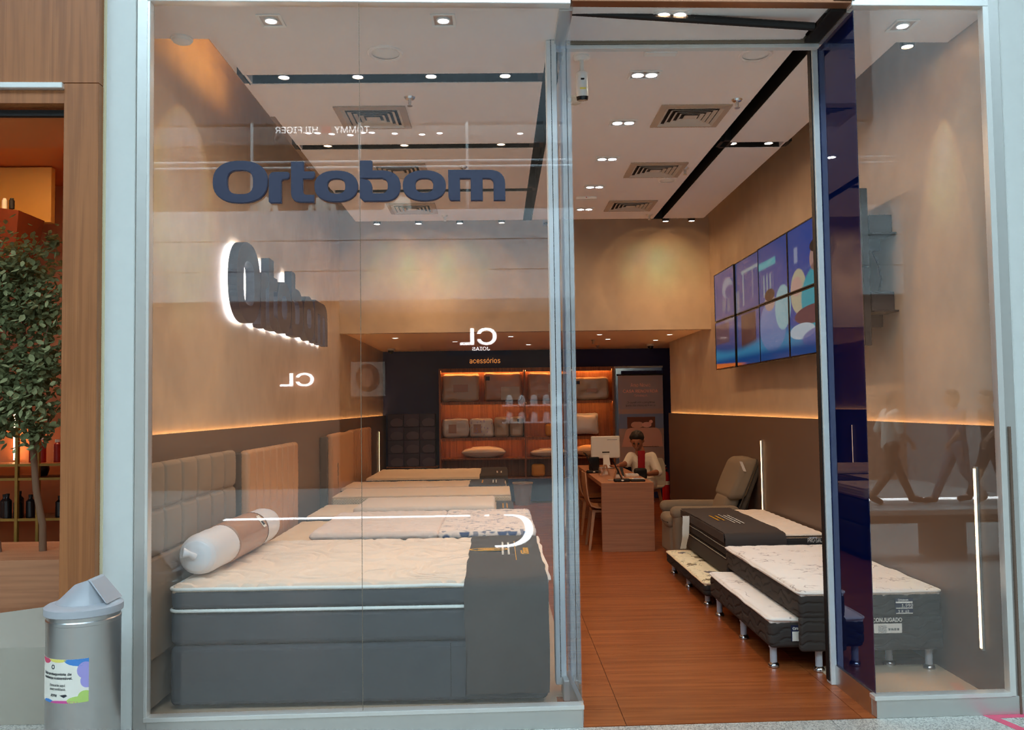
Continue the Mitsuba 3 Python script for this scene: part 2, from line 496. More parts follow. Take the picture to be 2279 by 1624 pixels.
wc = struct('wall_corridor', box(XR + 1.3, XR + 1.4, 8.8, YB, 0, 2.7), 'navy_wall')
part(wc, 'return', box(XR + .16, XR + 1.4, 8.78, 8.9, 0, 2.7), 'navy_wall')
part(wb, 'baseboard', box(2.85, XR + 1.3, YB - .02, YB, 0, .07), 'offwhite')

# ------------------------------------------------------------------ ceilings
ce = struct('ceiling', box(XL - .1, XR + .1, 0, YS + .1, 4.12, 4.22), 'plaster_plain', label='white suspended ceiling with black light slots')
pan = sbox(-1.56, .44, 2.36, 5.27)
slots = [sbox(-1.57, .975, .37, 1.13), sbox(.32, .4, .42, 5.3), sbox(-1.57, 2.43, .37, 2.56), sbox(-1.57, 3.86, .37, 3.98), sbox(1.79, .4, 1.90, 5.3), sbox(1.85, 2.45, 2.37, 2.6)]
for g in pan.difference(unary_union(slots)).geoms:
    m = ext(g, .005); m.apply_translation([0, 0, ZC]); part(ce, 'panel', m, 'ceil')
for s_ in slots[:4] + [sbox(1.79, .05, 1.90, 5.3), slots[5]]:
    x0, y0, x1, y1 = s_.bounds
    part(ce, 'slot_channel', cat_(box(x0 - .03, x1 + .03, y0 - .03, y1 + .03, 3.90, 3.93), box(x0 - .03, x0, y0, y1, ZC + .0055, 3.9), box(x1, x1 + .03, y0, y1, ZC + .0055, 3.9),
                                  box(x0, x1, y0 - .03, y0, ZC + .0055, 3.9), box(x0, x1, y1, y1 + .03, ZC + .0055, 3.9)), 'black')
part(ce, 'cove_light_stop', box(-1.66, -1.56, .60, 2.0, 3.775, 3.785), 'ceil')  # hidden ledge added to keep the cove light off the wall below
part(ce, 'cove_light', box(-1.61, -1.58, .65, 1.8, 3.79, 3.82), 'white', light=emit(WARM * [1, .78, .36] * 27, 1))
part(ce, 'edge_lip', box(-1.56, -1.545, .505, 5.27, ZC + .006, 3.80), 'ceil')
part(ce, 'edge_lip', box(2.345, 2.36, .505, 5.27, ZC + .006, 3.80), 'ceil')
for s0, s1 in ((XL - .04, .36), (.36, 1.79), (1.90, XR + .04)):
    part(ce, 'front_band', fac(box(s0, s1, .03, .475, ZC - .004, ZC + .12)), 'ceil')
cl = struct('ceiling', box(XL - .1, XR + 1.4, YS + .1, YB, 2.55, 2.62), 'ceil_low', label='lower ceiling at the back of the store')

# ------------------------------------------------------------------ shopfront
wf = struct('wall_front', fac(box(-4.2, 2.75, .0, .18, 3.72, WALL_ABOVE)), 'mall_white', label='mall wall above the shopfront')
part(wf, 'pillar', fac(box(-1.957, -1.80, -.0, .16, 0, 3.72, .004)), 'pillar', label='pale grey panelled pillar beside the left window')
part(wf, 'caulk_line', fac(box(-1.972, -1.945, -.006, .1, 0, 3.72, .003)), 'caulk')
part(wf, 'pillar', fac(box(2.682, 5.5, -.01, .16, 0, WALL_ABOVE, .004)), 'pillar', label='pale grey panelled pillar beside the right window')


def window(name, label, s0, s1, joint=None):
    w = struct(name, label=label)
    z0, z1 = .112, 3.668
    part(w, 'frame_left', fac(box(s0 - (.065 if s0 < 0 else 0.0), s0, -.012, .05, 0 if s0 < 0 else z0, 3.72, .003)), 'alum') if s0 < 0 else None
    if s0 < 0: part(w, 'glazing_bead', fac(box(s0 - .012, s0 + .004, -.02, .03, z0, z1, .002)), 'alum_bright')
    if s1 > 1:
        part(w, 'frame_right', fac(box(s1 + .03, s1 + .095, -.006, .05, 0, 3.72, .003)), 'alum')
        part(w, 'glazing_bead', fac(box(s1, s1 + .032, -.02, .03, z0 - .02, 3.72, .002)), 'alum_bright')
    part(w, 'top_rail', fac(box(s0 - .012, s1 + .03 * (s1 > 1), -.022, .04, z1, 3.725, .003)), 'alum_bright')
    part(w, 'sill_bead', fac(box(s0 - .012, s1 + .005, -.024, .04, z0 - .022, z0, .002)), 'alum_bright')
    part(w, 'kick_plate', fac(box(s0 - .0, s1 + .09 * (s1 > 1), -.016, .05, 0, z0 - .022, .002)), 'alum')
    cuts = [s0] + ([joint] if joint else []) + [s1]
    for a, b in zip(cuts[:-1], cuts[1:]):
        a += .0015; b -= .0015
        v = np.array([[a, 0, z0], [b, 0, z0], [b, 0, z1], [a, 0, z1]], float)
        part(w, 'pane', fac(trimesh.Trimesh(v, [[0, 1, 2], [0, 2, 3]], process=False)), 'glass')
    if joint: part(w, 'silicone_joint', fac(box(joint - .0009, joint + .0009, -.002, .006, z0, z1)), 'taupe_metal')
    return w


win_l = window('window_1', 'large left shop window with blue lettering', -1.727, .408, -.681)
win_r = window('window_2', 'narrow right shop window', 1.896, 2.588)
for nm, x, lab in (('left', .404, 'glass return left of the entrance with blue film'), ('right', 1.904, 'glass return right of the entrance with blue film')):
    w = struct('window_3' if x < 1 else 'window_4', label=lab)
    yf = .0268 * x
    v = np.array([[x, yf + .008, .115], [x + (-.03 if x < 1 else .0), (.53 if x < 1 else .585), .115], [x + (-.03 if x < 1 else .0), (.53 if x < 1 else .585), 3.66], [x, yf + .008, 3.66]])
    part(w, 'pane', trimesh.Trimesh(v, [[0, 1, 2], [0, 2, 3]], process=False), 'glass_blue' if x > 1 else 'glass_tint')
    part(w, 'kick_plate', hull([[x - .012, yf + .04, 0], [x + .012, yf + .04, 0], [v[1][0] - .012, (.53 if x < 1 else .585), 0], [v[1][0] + .012, (.53 if x < 1 else .585), 0], [x - .012, yf + .04, .113], [x + .012, yf + .04, .113], [v[1][0] - .012, (.53 if x < 1 else .585), .113], [v[1][0] + .012, (.53 if x < 1 else .585), .113]]), 'steel')
    part(w, 'top_rail', box(min(x, v[1][0]) - .02, x + .02, yf + .045, .5, 3.66, 3.684), 'alum')

do = struct('door_1', label='entrance portal with white posts and a lintel')
part(do, 'post', box(.305, .365, .47, .56, .06, 3.684, .004), 'white_post')
part(do, 'gasket', box(.331, .335, .4685, .475, .1, 3.684), 'black')
part(do, 'post_foot', box(.34, .40, .38, .56, .0, .11, .004), 'alum')
part(do, 'post', box(1.868, 1.902, .56, .63, 0, 3.684, .003), 'white_post')
part(do, 'gasket', box(1.861, 1.867, .575, .62, 0.02, 3.684), 'black')
part(do, 'lintel', box(.365, 1.89, .49, .56, 3.668, 3.71, .003), 'taupe_metal')
part(do, 'lintel_bar', box(.365, 1.89, .50, .55, 3.645, 3.668, .003), 'white_post')
part(do, 'header', fac(box(.412, 1.892, -.02, .05, 3.682, 3.735, .003)), 'copper')
part(do, 'shutter_tube', tube([(.43, .16, 3.705), (1.745, .2, 3.632)], .022, 14), 'black')
part(do, 'shutter_guide', box(1.80, 1.885, .1, .5, 3.668, 3.684), 'black')

# ------------------------------------------------------------------ the mall hall behind the camera (seen in the reflections)
def opp(m):
    m = m.copy(); m.apply_transform(R2); return m


YO = -13.0
hall = struct('wall_opposite', opp(box(-9, 9, YO - .3, YO, 3.77, 5.6)), 'mall_white', label='white band between the floors of the mall across the hall')
struct('wall_bulkhead', opp(box(-9, 9, YO - 1.2, YO - 1.0, 7.72, 11)), 'mall_grey')
struct('wall_upper', opp(box(-9, 9, YO - 2.6, YO - 2.5, 5.6, 7.75)), 'mall_shop')
struct('floor', opp(box(-9, 9, YO - 2.6, YO - .3, 5.3, 5.4)), 'mall_white')
struct('ceiling', opp(box(-9, 9, YO - 2.6, YO - 1.2, 7.72, 7.79)), 'mall_white')
part(hall, 'lower_back', opp(box(-9, 9, YO - 2.1, YO - 2.0, 0, 3.9)), 'mall_shop')
part(hall, 'lower_ceiling', opp(box(-9, 9, YO - 2.1, YO - .3, 3.72, 3.77)), 'mall_white')
part(hall, 'lower_wall', opp(cat_(box(-9, -3.2, YO - .3, YO - .1, 0, 3.77), box(4.6, 9, YO - .3, YO - .1, 0, 3.77))), 'pinkwall')
part(hall, 'band_joint', opp(cat_(box(-9, 9, YO, YO + .004, 4.36, 4.372), box(-9, 9, YO, YO + .004, 4.98, 4.992))), 'groove')
for z in (6.5, 6.62): part(hall, 'handrail', opp(tube([(-9, YO - .08, z), (9, YO - .08, z)], .022, 8)), 'mall_white', True)
for k in range(5):
    part(hall, 'mullion', opp(box(-5.2 + 2.3 * k, -5.14 + 2.3 * k, YO - 1.02, YO - .96, 5.6, 7.72)), 'alum')
struct('wall_side', box(-9.2, -9, -16, .2, 0, 11), 'mall_side')
struct('wall_side', box(9, 9.2, -16, .2, 0, 11), 'mall_side')
struct('wall_mall', box(-9.1, -4.2, .0, .2, 4.2, 11), 'mall_side')
struct('ceiling_mall', cat_(box(-9.2, 9.2, -16, -13.2, 10.6, 10.8), box(-9.2, 9.2, -7.0, .3, 10.6, 10.8)), 'mall_side')
sk = struct('skylight', box(-9, 9, -13.2, -7.0, 10.6, 10.7), 'white', light=emit(SKYLIGHT, 25))

# ------------------------------------------------------------------ ceiling fittings
GL = WARM * DOWN_L


def disc(x, y, z, r, h=.004, n=20):
    m = trimesh.creation.cylinder(r, h, sections=n); m.apply_translation([x, y, z]); return m


def lens(x, y, z, r, n=20):
    """Lamp disc that faces down."""
    t = np.arange(n) * 2 * np.pi / n
    v = np.vstack([np.stack([x + r * np.cos(t), y + r * np.sin(t), np.full(n, z)], 1), [[x, y, z - r * .12]]])
    return trimesh.Trimesh(v, [[(i + 1) % n, i, n] for i in range(n)], process=False)


def ringmesh(x, y, w0, d0, za, w1, d1, zb, th=.003):
    V = []
    for w, d, z in ((w0, d0, za), (w1, d1, zb), (w1, d1, zb + th), (w0, d0, za + th)):
        V += [[x - w / 2, y - d / 2, z], [x + w / 2, y - d / 2, z], [x + w / 2, y + d / 2, z], [x - w / 2, y + d / 2, z]]
    F = []
    for k in range(4):
        for i in range(4):
            a, b = k * 4 + i, k * 4 + (i + 1) % 4; c, d = ((k + 1) % 4) * 4 + (i + 1) % 4, ((k + 1) % 4) * 4 + i
            F += [[a, b, c], [a, c, d]]
    m = trimesh.Trimesh(np.array(V, float), F, process=False); m.fix_normals(); return m


def downlight(x, y, n, label, group, z=ZC, L=None, r=.036, pitch=.087, square=.075):
    k = thing('downlight', label, 'ceiling light', group)
    w, d = square * 1.0 + pitch * (n - 1) + .01, square + .03
    part(k, 'trim', ringmesh(x, y, w + .03, d + .03, z - .008, w, d, z - .006, .006), 'white')
    part(k, 'housing', box(x - w / 2, x + w / 2, y - d / 2, y + d / 2, z - .003, z - .0005), 'steel')
    for i in range(n):
        xi = x + (i - (n - 1) / 2) * pitch
        lb = part(k, 'bezel', trimesh.creation.annulus(r + .002, r + .008, .005).apply_translation([xi, y, z - .006]), 'white')
        part(lb, 'lamp', lens(xi, y, z - .008, r), 'lens_white', light=emit(GL if L is None else L, .8))


names_ = ['nearest the shop entrance', 'second from the entrance', 'third from the entrance', 'fourth from the entrance', 'fifth from the entrance', 'farthest back']
for i, y in enumerate((.17, 1.01, 1.94, 2.88, 3.82, 4.76)):
    downlight(.965, y, 2, f'twin white recessed downlight in the centre ceiling, {names_[i]}', 'twin downlights down the middle of the ceiling')
for x, y, l in ((-1.185, .19, 'square single downlight above the left bed, left one of two'), (-.262, .20, 'square single downlight above the left window, right one of two'), (2.285, .30, 'square single downlight behind the narrow right window')):
    downlight(x, y + .01, 1, l, 'square downlights along the window', L=GL * .8, r=.03, square=.09, z=ZC - .004)


def slot_spot(x, y, label, group, aim=(0, .5, -1), L=1.0, spot=1.0, cut=28, ZC=ZC):
    k = thing('spotlight', label, 'spotlight', group)
    part(k, 'can', lathe([(.0, .11), (.04, .11), (.04, -.002), (.034, -.002), (.034, .01), (0, .01)], (x, y, ZC + .012), 20), 'charcoal', 30)
    part(k, 'lamp', lens(x, y, ZC + .014, .032), 'lens_white', light=emit(GL * L, .5))
    if spot > 0:
        o = np.array([x, y, ZC - .005]); t = o + np.array(aim)
        scene[k + '__beam'] = {'type': 'spot', 'intensity': rgb(WARM * [1, .95, .8] * SPOT_I * spot), 'cutoff_angle': float(cut), 'beam_width': float(cut * .45), 'to_world': T().look_at(origin=o.tolist(), target=t.tolist(), up=[.1, 1, .2])}


ord4 = ('leftmost', 'second from the left', 'third from the left', 'rightmost')
for i, x in enumerate((-1.325, -.857, -.392, .08)):
    slot_spot(x, 1.05, f'lit spotlight in the nearest left ceiling slot, {ord4[i]} of four', 'spotlights in the near ceiling slot', aim=(-.8 if i == 0 else 0, -.05, -1), L=.7, spot=3.2 if i == 0 else .3, cut=34 if i == 0 else 28)
    slot_spot(x, 5.31, f'spotlight at the far end of the left ceiling, {ord4[i]} of four', 'spotlights along the far bulkhead', aim=(0, 2.0, -1), L=1.0 if i < 3 else .1, spot=.6 if i < 3 else 0, cut=36, ZC=ZC - .035)
for i, x in enumerate((1.94, 2.235)):
    sd = ('left', 'right')[i]
    slot_spot(x, 2.525, f'lit round spotlight in the short black ceiling slot on the right, {sd} of two', 'spotlights in the short right slot', aim=(.55, .1, -1), L=.7, spot=3.2 * (i == 1), cut=22)
    slot_spot(x, 5.31, f'lit round spotlight at the far end of the right ceiling, {sd} of two', 'spotlights along the far bulkhead', aim=(.1 * i, 2.0, -1), L=1.0, spot=.6, cut=36, ZC=ZC - .035)
slot_spot(2.47, .64, 'spotlight washing the right wall behind the narrow window', None, aim=(.16, .05, -1), L=.3, spot=2.6, cut=17)
for i, x in enumerate((-1.33, -.717, .06)):
    slot_spot(x, 2.5, f'round spotlight, off, in the second black ceiling slot, {("left", "middle", "right")[i]} of three', 'unlit spotlights in the second ceiling slot', L=.02, spot=0)


def vent(x, y, w, d, label):
    k = thing('air_vent', label, 'air vent', 'square ceiling air vents')
    z = ZC
    part(k, 'duct', box(x - w / 2 + .04, x + w / 2 - .04, y - d / 2 + .04, y + d / 2 - .04, z - .002, z - .0005), 'black')
    part(k, 'frame', ringmesh(x, y, w, d, z - .012, w - .09, d - .09, z - .016, .011), 'duct')
    for i in range(5):
        f = .82 - .155 * i
        part(k, 'louver', ringmesh(x, y, w * f, d * f, z - .018, w * (f - .085), d * (f - .085), z - .004, .002), 'louver')
    part(k, 'centre_plate', box(x - w * .08, x + w * .08, y - d * .08, y + d * .08, z - .014, z - .010), 'louver')


for x, y, l in ((-.86, 1.78, 'dusty square air vent in the left ceiling, nearest the window'), (-.84, 3.2, 'dusty square air vent in the left ceiling, behind the glass lettering'), (-.86, 4.65, 'dusty square air vent in the left ceiling, farthest back'),
                (1.43, 1.8, 'dusty square air vent in the centre ceiling, nearest the entrance'), (1.44, 3.24, 'dusty square air vent in the centre ceiling, middle of three'), (1.43, 4.62, 'dusty square air vent in the centre ceiling, farthest back')):
    vent(x, y, .5, .47, l)

for x, y, l in ((-.562, 1.39, 'chrome sprinkler head beside the nearest left air vent'), (1.685, 1.48, 'chrome sprinkler head beside the nearest centre air vent'), (1.70, 3.2, 'chrome sprinkler head beside the middle centre air vent'),
                (1.71, 5.06, 'chrome sprinkler head at the far end of the centre ceiling'), (-.267, 3.1, 'chrome sprinkler head above the last letters of the glass sign'), (-.544, 5.02, 'chrome sprinkler head at the far end of the left ceiling')):
    k = thing('sprinkler', l, 'sprinkler', 'ceiling sprinklers')
    part(k, 'rose', lathe([(0, 0), (.038, 0), (.03, -.012), (.012, -.016), (0, -.016)], (x, y, ZC), 16), 'chrome', 40)
    part(k, 'head', lathe([(0, -.016), (.011, -.016), (.011, -.04), (.006, -.05), (.018, -.056), (.018, -.06), (0, -.06)], (x, y, ZC), 12), 'steel', 40)

for x, y, r, l in ((-.63, .645, .105, 'round white ceiling speaker near the middle of the left window'), (1.58, .70, .1, 'round white ceiling speaker just behind the entrance lintel'), (1.62, 3.6, .085, 'round ceiling speaker beside the middle centre air vent')):
    k = thing('ceiling_speaker', l, 'speaker', 'round ceiling speakers')
    part(k, 'rim', lathe([(r * .78, 0), (r, 0), (r, -.006), (r * .94, -.012), (r * .78, -.008)], (x, y, ZC), 32), 'ceil', 40)
    part(k, 'grille', lathe([(0, -.004), (r * .78, -.004), (r * .78, 0), (0, 0)], (x, y, ZC), 32), 'white', 40)
k = thing('smoke_detector', 'round glossy white dome on the ceiling in the front left corner', 'smoke detector')
part(k, 'base', lathe([(0, 0), (.06, 0), (.06, -.01), (0, -.01)], (-1.74, .42, ZC - .004), 28), 'white', 40)
part(k, 'dome', lathe([(.055, -.01), (.05, -.022), (.03, -.032), (0, -.035)], (-1.74, .42, ZC - .004), 28), 'white', 40)
k = thing('smoke_detector', 'round cream smoke detector beside the entrance post', 'smoke detector')
part(k, 'base', lathe([(0, 0), (.055, 0), (.055, -.015), (0, -.015)], (.56, 1.42, ZC), 28), 'offwhite', 40)
part(k, 'sensor', lathe([(.045, -.015), (.042, -.035), (.03, -.042), (0, -.042)], (.56, 1.42, ZC), 28), 'offwhite', 40)

k = thing('security_camera', 'white bullet security camera hanging from the ceiling by the entrance', 'security camera')
cx, cyy = .535, .72
part(k, 'mount', lathe([(0, 0), (.05, 0), (.05, -.012), (.03, -.02), (.014, -.024), (.012, -.1), (0, -.1)], (cx, cyy, ZC), 20), 'white', 40)
b0, b1 = np.array([cx, cyy + .005, ZC - .09]), np.array([cx + .004, cyy + .03, ZC - .235])
bd = (b1 - b0) / np.linalg.norm(b1 - b0)
cb_ = part(k, 'body', tube([b0, b0 + bd * .008, b0 + bd * .13, b1], [.022, .034, .036, .036], 24), 'white', 40)
part(cb_, 'front_ring', tube([b1, b1 + bd * .022], [.0365, .033], 24), 'black_gloss', 40)
part(cb_, 'label_plate', box(cx - .014, cx + .022, cyy - .018, cyy - .014, ZC - .205, ZC - .195), 'yellow')
part(cb_, 'label_plate', box(cx - .008, cx + .012, cyy - .024, cyy - .020, ZC - .150, ZC - .140), 'print_dark')
for x, y, l in ((-1.70, 9.6, 'small dome camera at the far left end of the lower ceiling'), (2.45, 9.3, 'small dome camera at the far right end of the lower ceiling')):
    k = thing('security_camera', l, 'security camera')
    part(k, 'base', lathe([(0, 0), (.06, 0), (.06, -.03), (0, -.03)], (x, y, 2.55), 20), 'white', 40)
    part(k, 'lens', trimesh.creation.icosphere(2, .045).apply_translation([x, y - .015, 2.51]), 'black_gloss', True)
k = thing('emergency_light', 'small white emergency light box under the ceiling behind the lintel', 'emergency light')
part(k, 'case', box(.90, 1.09, .60, .66, ZC - .03, ZC, .004), 'white'); part(k, 'lens', box(.92, 1.07, .597, .6, ZC - .025, ZC - .008), 'lens_white')
k = thing('emergency_light', 'slim white emergency light near the far end of the centre ceiling', 'emergency light')
part(k, 'case', box(.82, 1.03, 4.2, 4.28, ZC - .025, ZC, .004), 'white'); part(k, 'indicator', box(.92, .93, 4.197, 4.2, ZC - .015, ZC - .008), 'red')
k = thing('motion_sensor', 'small dark grey sensor box high on the bulkhead beside the post', 'sensor')
part(k, 'case', rbox(.60, .67, YS - .04, YS, 3.83, 3.91, .012, (3, 3, 3), 2), 'grey_plastic', 40); part(k, 'window', box(.61, .66, YS - .043, YS - .04, 3.845, 3.87), 'black_gloss')
lows = ((1.40, 7.26, 'nearer one above the desk'), (1.62, 8.1, 'farther one above the desk'), (2.38, 7.41, 'nearer one by the right wall'), (2.37, 8.4, 'farther one by the right wall'), (-1.376, 7.43, 'nearest the left wall'), (-.6, 8.2, 'left of the accessories lettering'), (.2, 7.4, 'right of the accessories lettering'), (.5, 9.0, 'farthest back, over the shelf divider'))
for x, y, l in lows:
    k = thing('downlight', f'small round light in the lower back ceiling, {l}', 'ceiling light', 'small lights in the lower back ceiling')
    part(k, 'trim', trimesh.creation.annulus(.034, .05, .006).apply_translation([x, y, 2.547]), 'white')
    part(k, 'lamp', lens(x, y, 2.546, .034), 'lens_white', light=emit(GL * .45, .5))
for x, y in ((1.42, 8.24), (1.62, 9.42)):
    k = thing('sprinkler', f'sprinkler head under the lower back ceiling, {"nearer" if y < 9 else "farther"} one', 'sprinkler')
    part(k, 'rose', lathe([(0, 0), (.03, 0), (.02, -.02), (0, -.02)], (x, y, 2.55), 12), 'chrome', 40); part(k, 'head', lathe([(0, -.02), (.01, -.02), (.02, -.06), (0, -.06)], (x, y, 2.55), 12), 'steel', 40)

# vertical light bars on the wainscots
for x, y, z0, z1, l in ((XR - .006, .365, .245, 1.22, 'tall vertical light bar on the right wainscot behind the narrow window'), (XR - .006, 4.22, .3, 1.218, 'vertical light bar on the right wainscot behind the recliner'), (XL + .006, 9.42, .3, 1.22, 'vertical light bar at the far end of the left wainscot')):
    k = thing('light_bar', l, 'wall light')
    s = 1 if x < 0 else -1
    part(k, 'profile', box(x - .006, x + .006, y - .011, y + .011, z0 - .01, z1 + .01), 'alum')
    part(k, 'diffuser', box(x + s * .006, x + s * .012, y - .008, y + .008, z0, z1), 'lens_white', light=emit(WARM * [1, .95, .75] * 3, 1))

# ------------------------------------------------------------------ lettering of the shop name: glass sign and wall sign
def arc(*a): return bez(*a)


def letters():
    L = []
    L.append(('O', ell(807, 443, 364, 286, 2.35).difference(ell(806, 448, 167, 157, 3.0))))
    L.append(('r', Polygon([(1205, 730), (1180, 708), (1180, 400)] + arc((1182, 380), (1190, 308), (1262, 308)) + [(1430, 308), (1456, 326), (1456, 360)] + arc((1456, 372), (1445, 410), (1410, 411)) + arc((1400, 411), (1352, 411), (1352, 450)) + [(1352, 730)])))
    L.append(('t', Polygon([(1475, 170), (1640, 170), (1650, 180), (1650, 302), (1785, 302), (1796, 330)] + arc((1794, 360), (1785, 408), (1740, 408)) + [(1638, 408), (1638, 560)] + arc((1638, 575), (1640, 616), (1685, 618)) + [(1785, 618), (1785, 722), (1610, 722)] + arc((1600, 722), (1480, 715), (1475, 590)))))
    L.append(('o', ell(2076, 505, 290, 213, 2.3).difference(ell(2080, 505, 116, 98, 2.6))))
    o = 2279
    b = Polygon([(115 + o, 157), (265 + o, 157), (281 + o, 170), (281 + o, 290)] + arc((420 + o, 290), (655 + o, 305), (657 + o, 500)) + arc((657 + o, 510), (645 + o, 712), (430 + o, 712)) + [(165 + o, 712), (110 + o, 655)])
    hole = Polygon([(206 + o, 412), (400 + o, 412)] + arc((425 + o, 412), (486 + o, 415), (486 + o, 505)) + arc((486 + o, 515), (480 + o, 600), (400 + o, 600)) + [(281 + o, 600), (278 + o, 520)] + arc((275 + o, 500), (260 + o, 430), (206 + o, 412)))
    slit = Polygon([(130 + o, 402), (420 + o, 402), (420 + o, 414), (215 + o, 416)])
    L.append(('b', b.difference(hole).difference(slit)))
    L.append(('o', ell(975 + o, 499, 290, 209, 2.3).difference(ell(976 + o, 499, 119, 94, 2.6))))
    L.append(('m', Polygon([(1297 + o, 285), (1840 + o, 285)] + arc((1850 + o, 285), (2060 + o, 290), (2066 + o, 470)) + [(2066 + o, 705), (1908 + o, 705), (1908 + o, 480)] + arc((1908 + o, 470), (1905 + o, 408), (1830 + o, 408)) + [(1762 + o, 408), (1762 + o, 705), (1599 + o, 705), (1599 + o, 408), (1456 + o, 408), (1456 + o, 705), (1350 + o, 705)] + arc((1340 + o, 705), (1300 + o, 700), (1297 + o, 620)))))
    from shapely import affinity
    return [(n, affinity.affine_transform(p.buffer(0), [1, 0, 0, -1, -443, 728])) for n, p in L]


LET = letters()
from shapely import affinity


def bevel_ext(poly, h, c):
    a = ext(poly, h - c)
    b = ext(poly.buffer(-c), c); b.apply_translation([0, 0, h - c])
    return cat_(a, b)


k = thing('shop_sign', 'large navy blue Ortobom lettering fixed on the left window glass', 'sign')
for n, p in LET:
    q = affinity.scale(p, .000376, .000378, origin=(0, 0))
    m = bevel_ext(q, .02, .003)
    part(k, 'letter', basis(m, (RF @ [-1.411, -.004, 2.634, 1])[:3], RF[:3, 0], (0, 0, 1)), 'navy')
k = thing('wall_sign', 'dark Ortobom lettering with white halo light on the left wall', 'sign')
for n, p in LET:
    q = affinity.scale(p, .00084, .00104, origin=(0, 0))
    part(k, 'letter', basis(ext(q, .065), (-1.897, 1.76, 2.245), (0, 1, 0), (0, 0, 1)), 'navy')
    bl = ext(q.buffer(-.012), .004)
    bl = cat_([trimesh.creation.extrude_polygon(g, .004, engine='earcut') for g in getattr(q.buffer(-.008), 'geoms', [q.buffer(-.008)])])
    keep = bl.face_normals[:, 2] < -.5
    bl = trimesh.Trimesh(bl.vertices, bl.faces[keep], process=False)
    part(k, 'backlight', basis(bl, (-1.901, 1.76, 2.245), (0, 1, 0), (0, 0, 1)), 'white', light=emit([8.5, 9.2, 10.5], 1.2))

# ------------------------------------------------------------------ television wall
def f_tv(p, n, uv):
    u, v = (5.24 - p.y) / 4.08, (p.z - 1.965) / 1.065      # 0..1 from the far end to the near end, bottom to top
    def e(cu, cv, ru, rv, s=.05):
        d = dr.sqrt(dr.square((u - cu) / ru) + dr.square((v - cv) / rv)); return smoothstep(1 + s, 1 - s, d)
    def r(u0, u1, v0, v1, s=.004):
        return smoothstep(u0 - s, u0 + s, u) * smoothstep(u1 + s, u1 - s, u) * smoothstep(v0 - s * 3, v0 + s * 3, v) * smoothstep(v1 + s * 3, v1 - s * 3, v)
    c = mix(lin(60, 74, 126), lin(32, 68, 148), smoothstep(.2, .9, u))
    c = mix(c, lin(86, 100, 150), smoothstep(.04, .0, dr.abs(v - .55 - .5 * (u - .5))) * .4)
    c = mix(c, lin(150, 160, 170), e(.13, .80, .05, .10) * (1 - e(.15, .76, .04, .06)) * .7)
    for q in ((.08, .11, .58, .70), (.13, .15, .56, .68), (.19, .23, .5, .72), (.1, .19, .46, .5)): c = mix(c, lin(128, 130, 140), r(*q) * .7)
    c = mix(c, lin(150, 170, 170), r(.25, .40, .86, .89) * .8); c = mix(c, lin(150, 170, 170), r(.26, .27, .56, .88) * .7)
    c = mix(c, lin(150, 160, 160), r(.34, .345, .6, .88) * .7); c = mix(c, lin(90, 190, 190), r(.40, .52, .80, .86) * .7)
    zz = dr.abs(dr.sin(u * 140)); c = mix(c, lin(140, 160, 165), r(.42, .50, .56, .74) * smoothstep(.6, .75, zz) * .7)
    c = mix(c, lin(92, 66, 62), r(.0, .14, .26, .46) * .8); c = mix(c, lin(76, 46, 30), r(.24, .36, .14, .48) * .9)
    c = mix(c, lin(60, 130, 170), smoothstep(.24, .16, v + .04 * dr.sin(u * 9)))
    c = mix(c, lin(110, 130, 175), e(.49, .30, .09, .22) * .9); c = mix(c, lin(166, 140, 132), e(.475, .50, .035, .075)); c = mix(c, lin(70, 48, 40), e(.475, .56, .034, .05))
    c = mix(c, lin(150, 190, 190), e(.56, .42, .05, .18) * .8)
    c = mix(c, lin(178, 170, 140), e(.655, .50, .045, .17) * .95); c = mix(c, lin(186, 150, 138), e(.645, .54, .03, .075))
    c = mix(c, lin(38, 150, 165), e(.78, .42, .11, .24)); c = mix(c, lin(164, 130, 122), e(.755, .70, .035, .1)); c = mix(c, lin(36, 30, 32), e(.76, .79, .038, .05)); c = mix(c, lin(90, 66, 62), e(.757, .64, .03, .03) * .6)
    c = mix(c, lin(94, 56, 66), e(.73, .30, .10, .07)); c = mix(c, lin(176, 190, 200), e(.67, .19, .07, .06)); c = mix(c, lin(96, 92, 150), e(.82, .12, .15, .09) * .8)
    c = mix(c, lin(24, 70, 130), smoothstep(.14, .06, v)); c = mix(c, lin(214, 110, 50), smoothstep(.065 - .12 * (u - .06), .05 - .12 * (u - .06), v) * smoothstep(.3, .2, u))
    c = mix(c, lin(170, 180, 200), r(.635, .655, .72, .84) * .6)
    c = mix(c, lin(190, 200, 216), r(.745, .775, .93, .96) * .8); c = mix(c, lin(190, 200, 216), r(.79, .86, .92, .965) * smoothstep(.2, .4, dr.abs(dr.sin(u * 130))) * .8)
    return c * .6


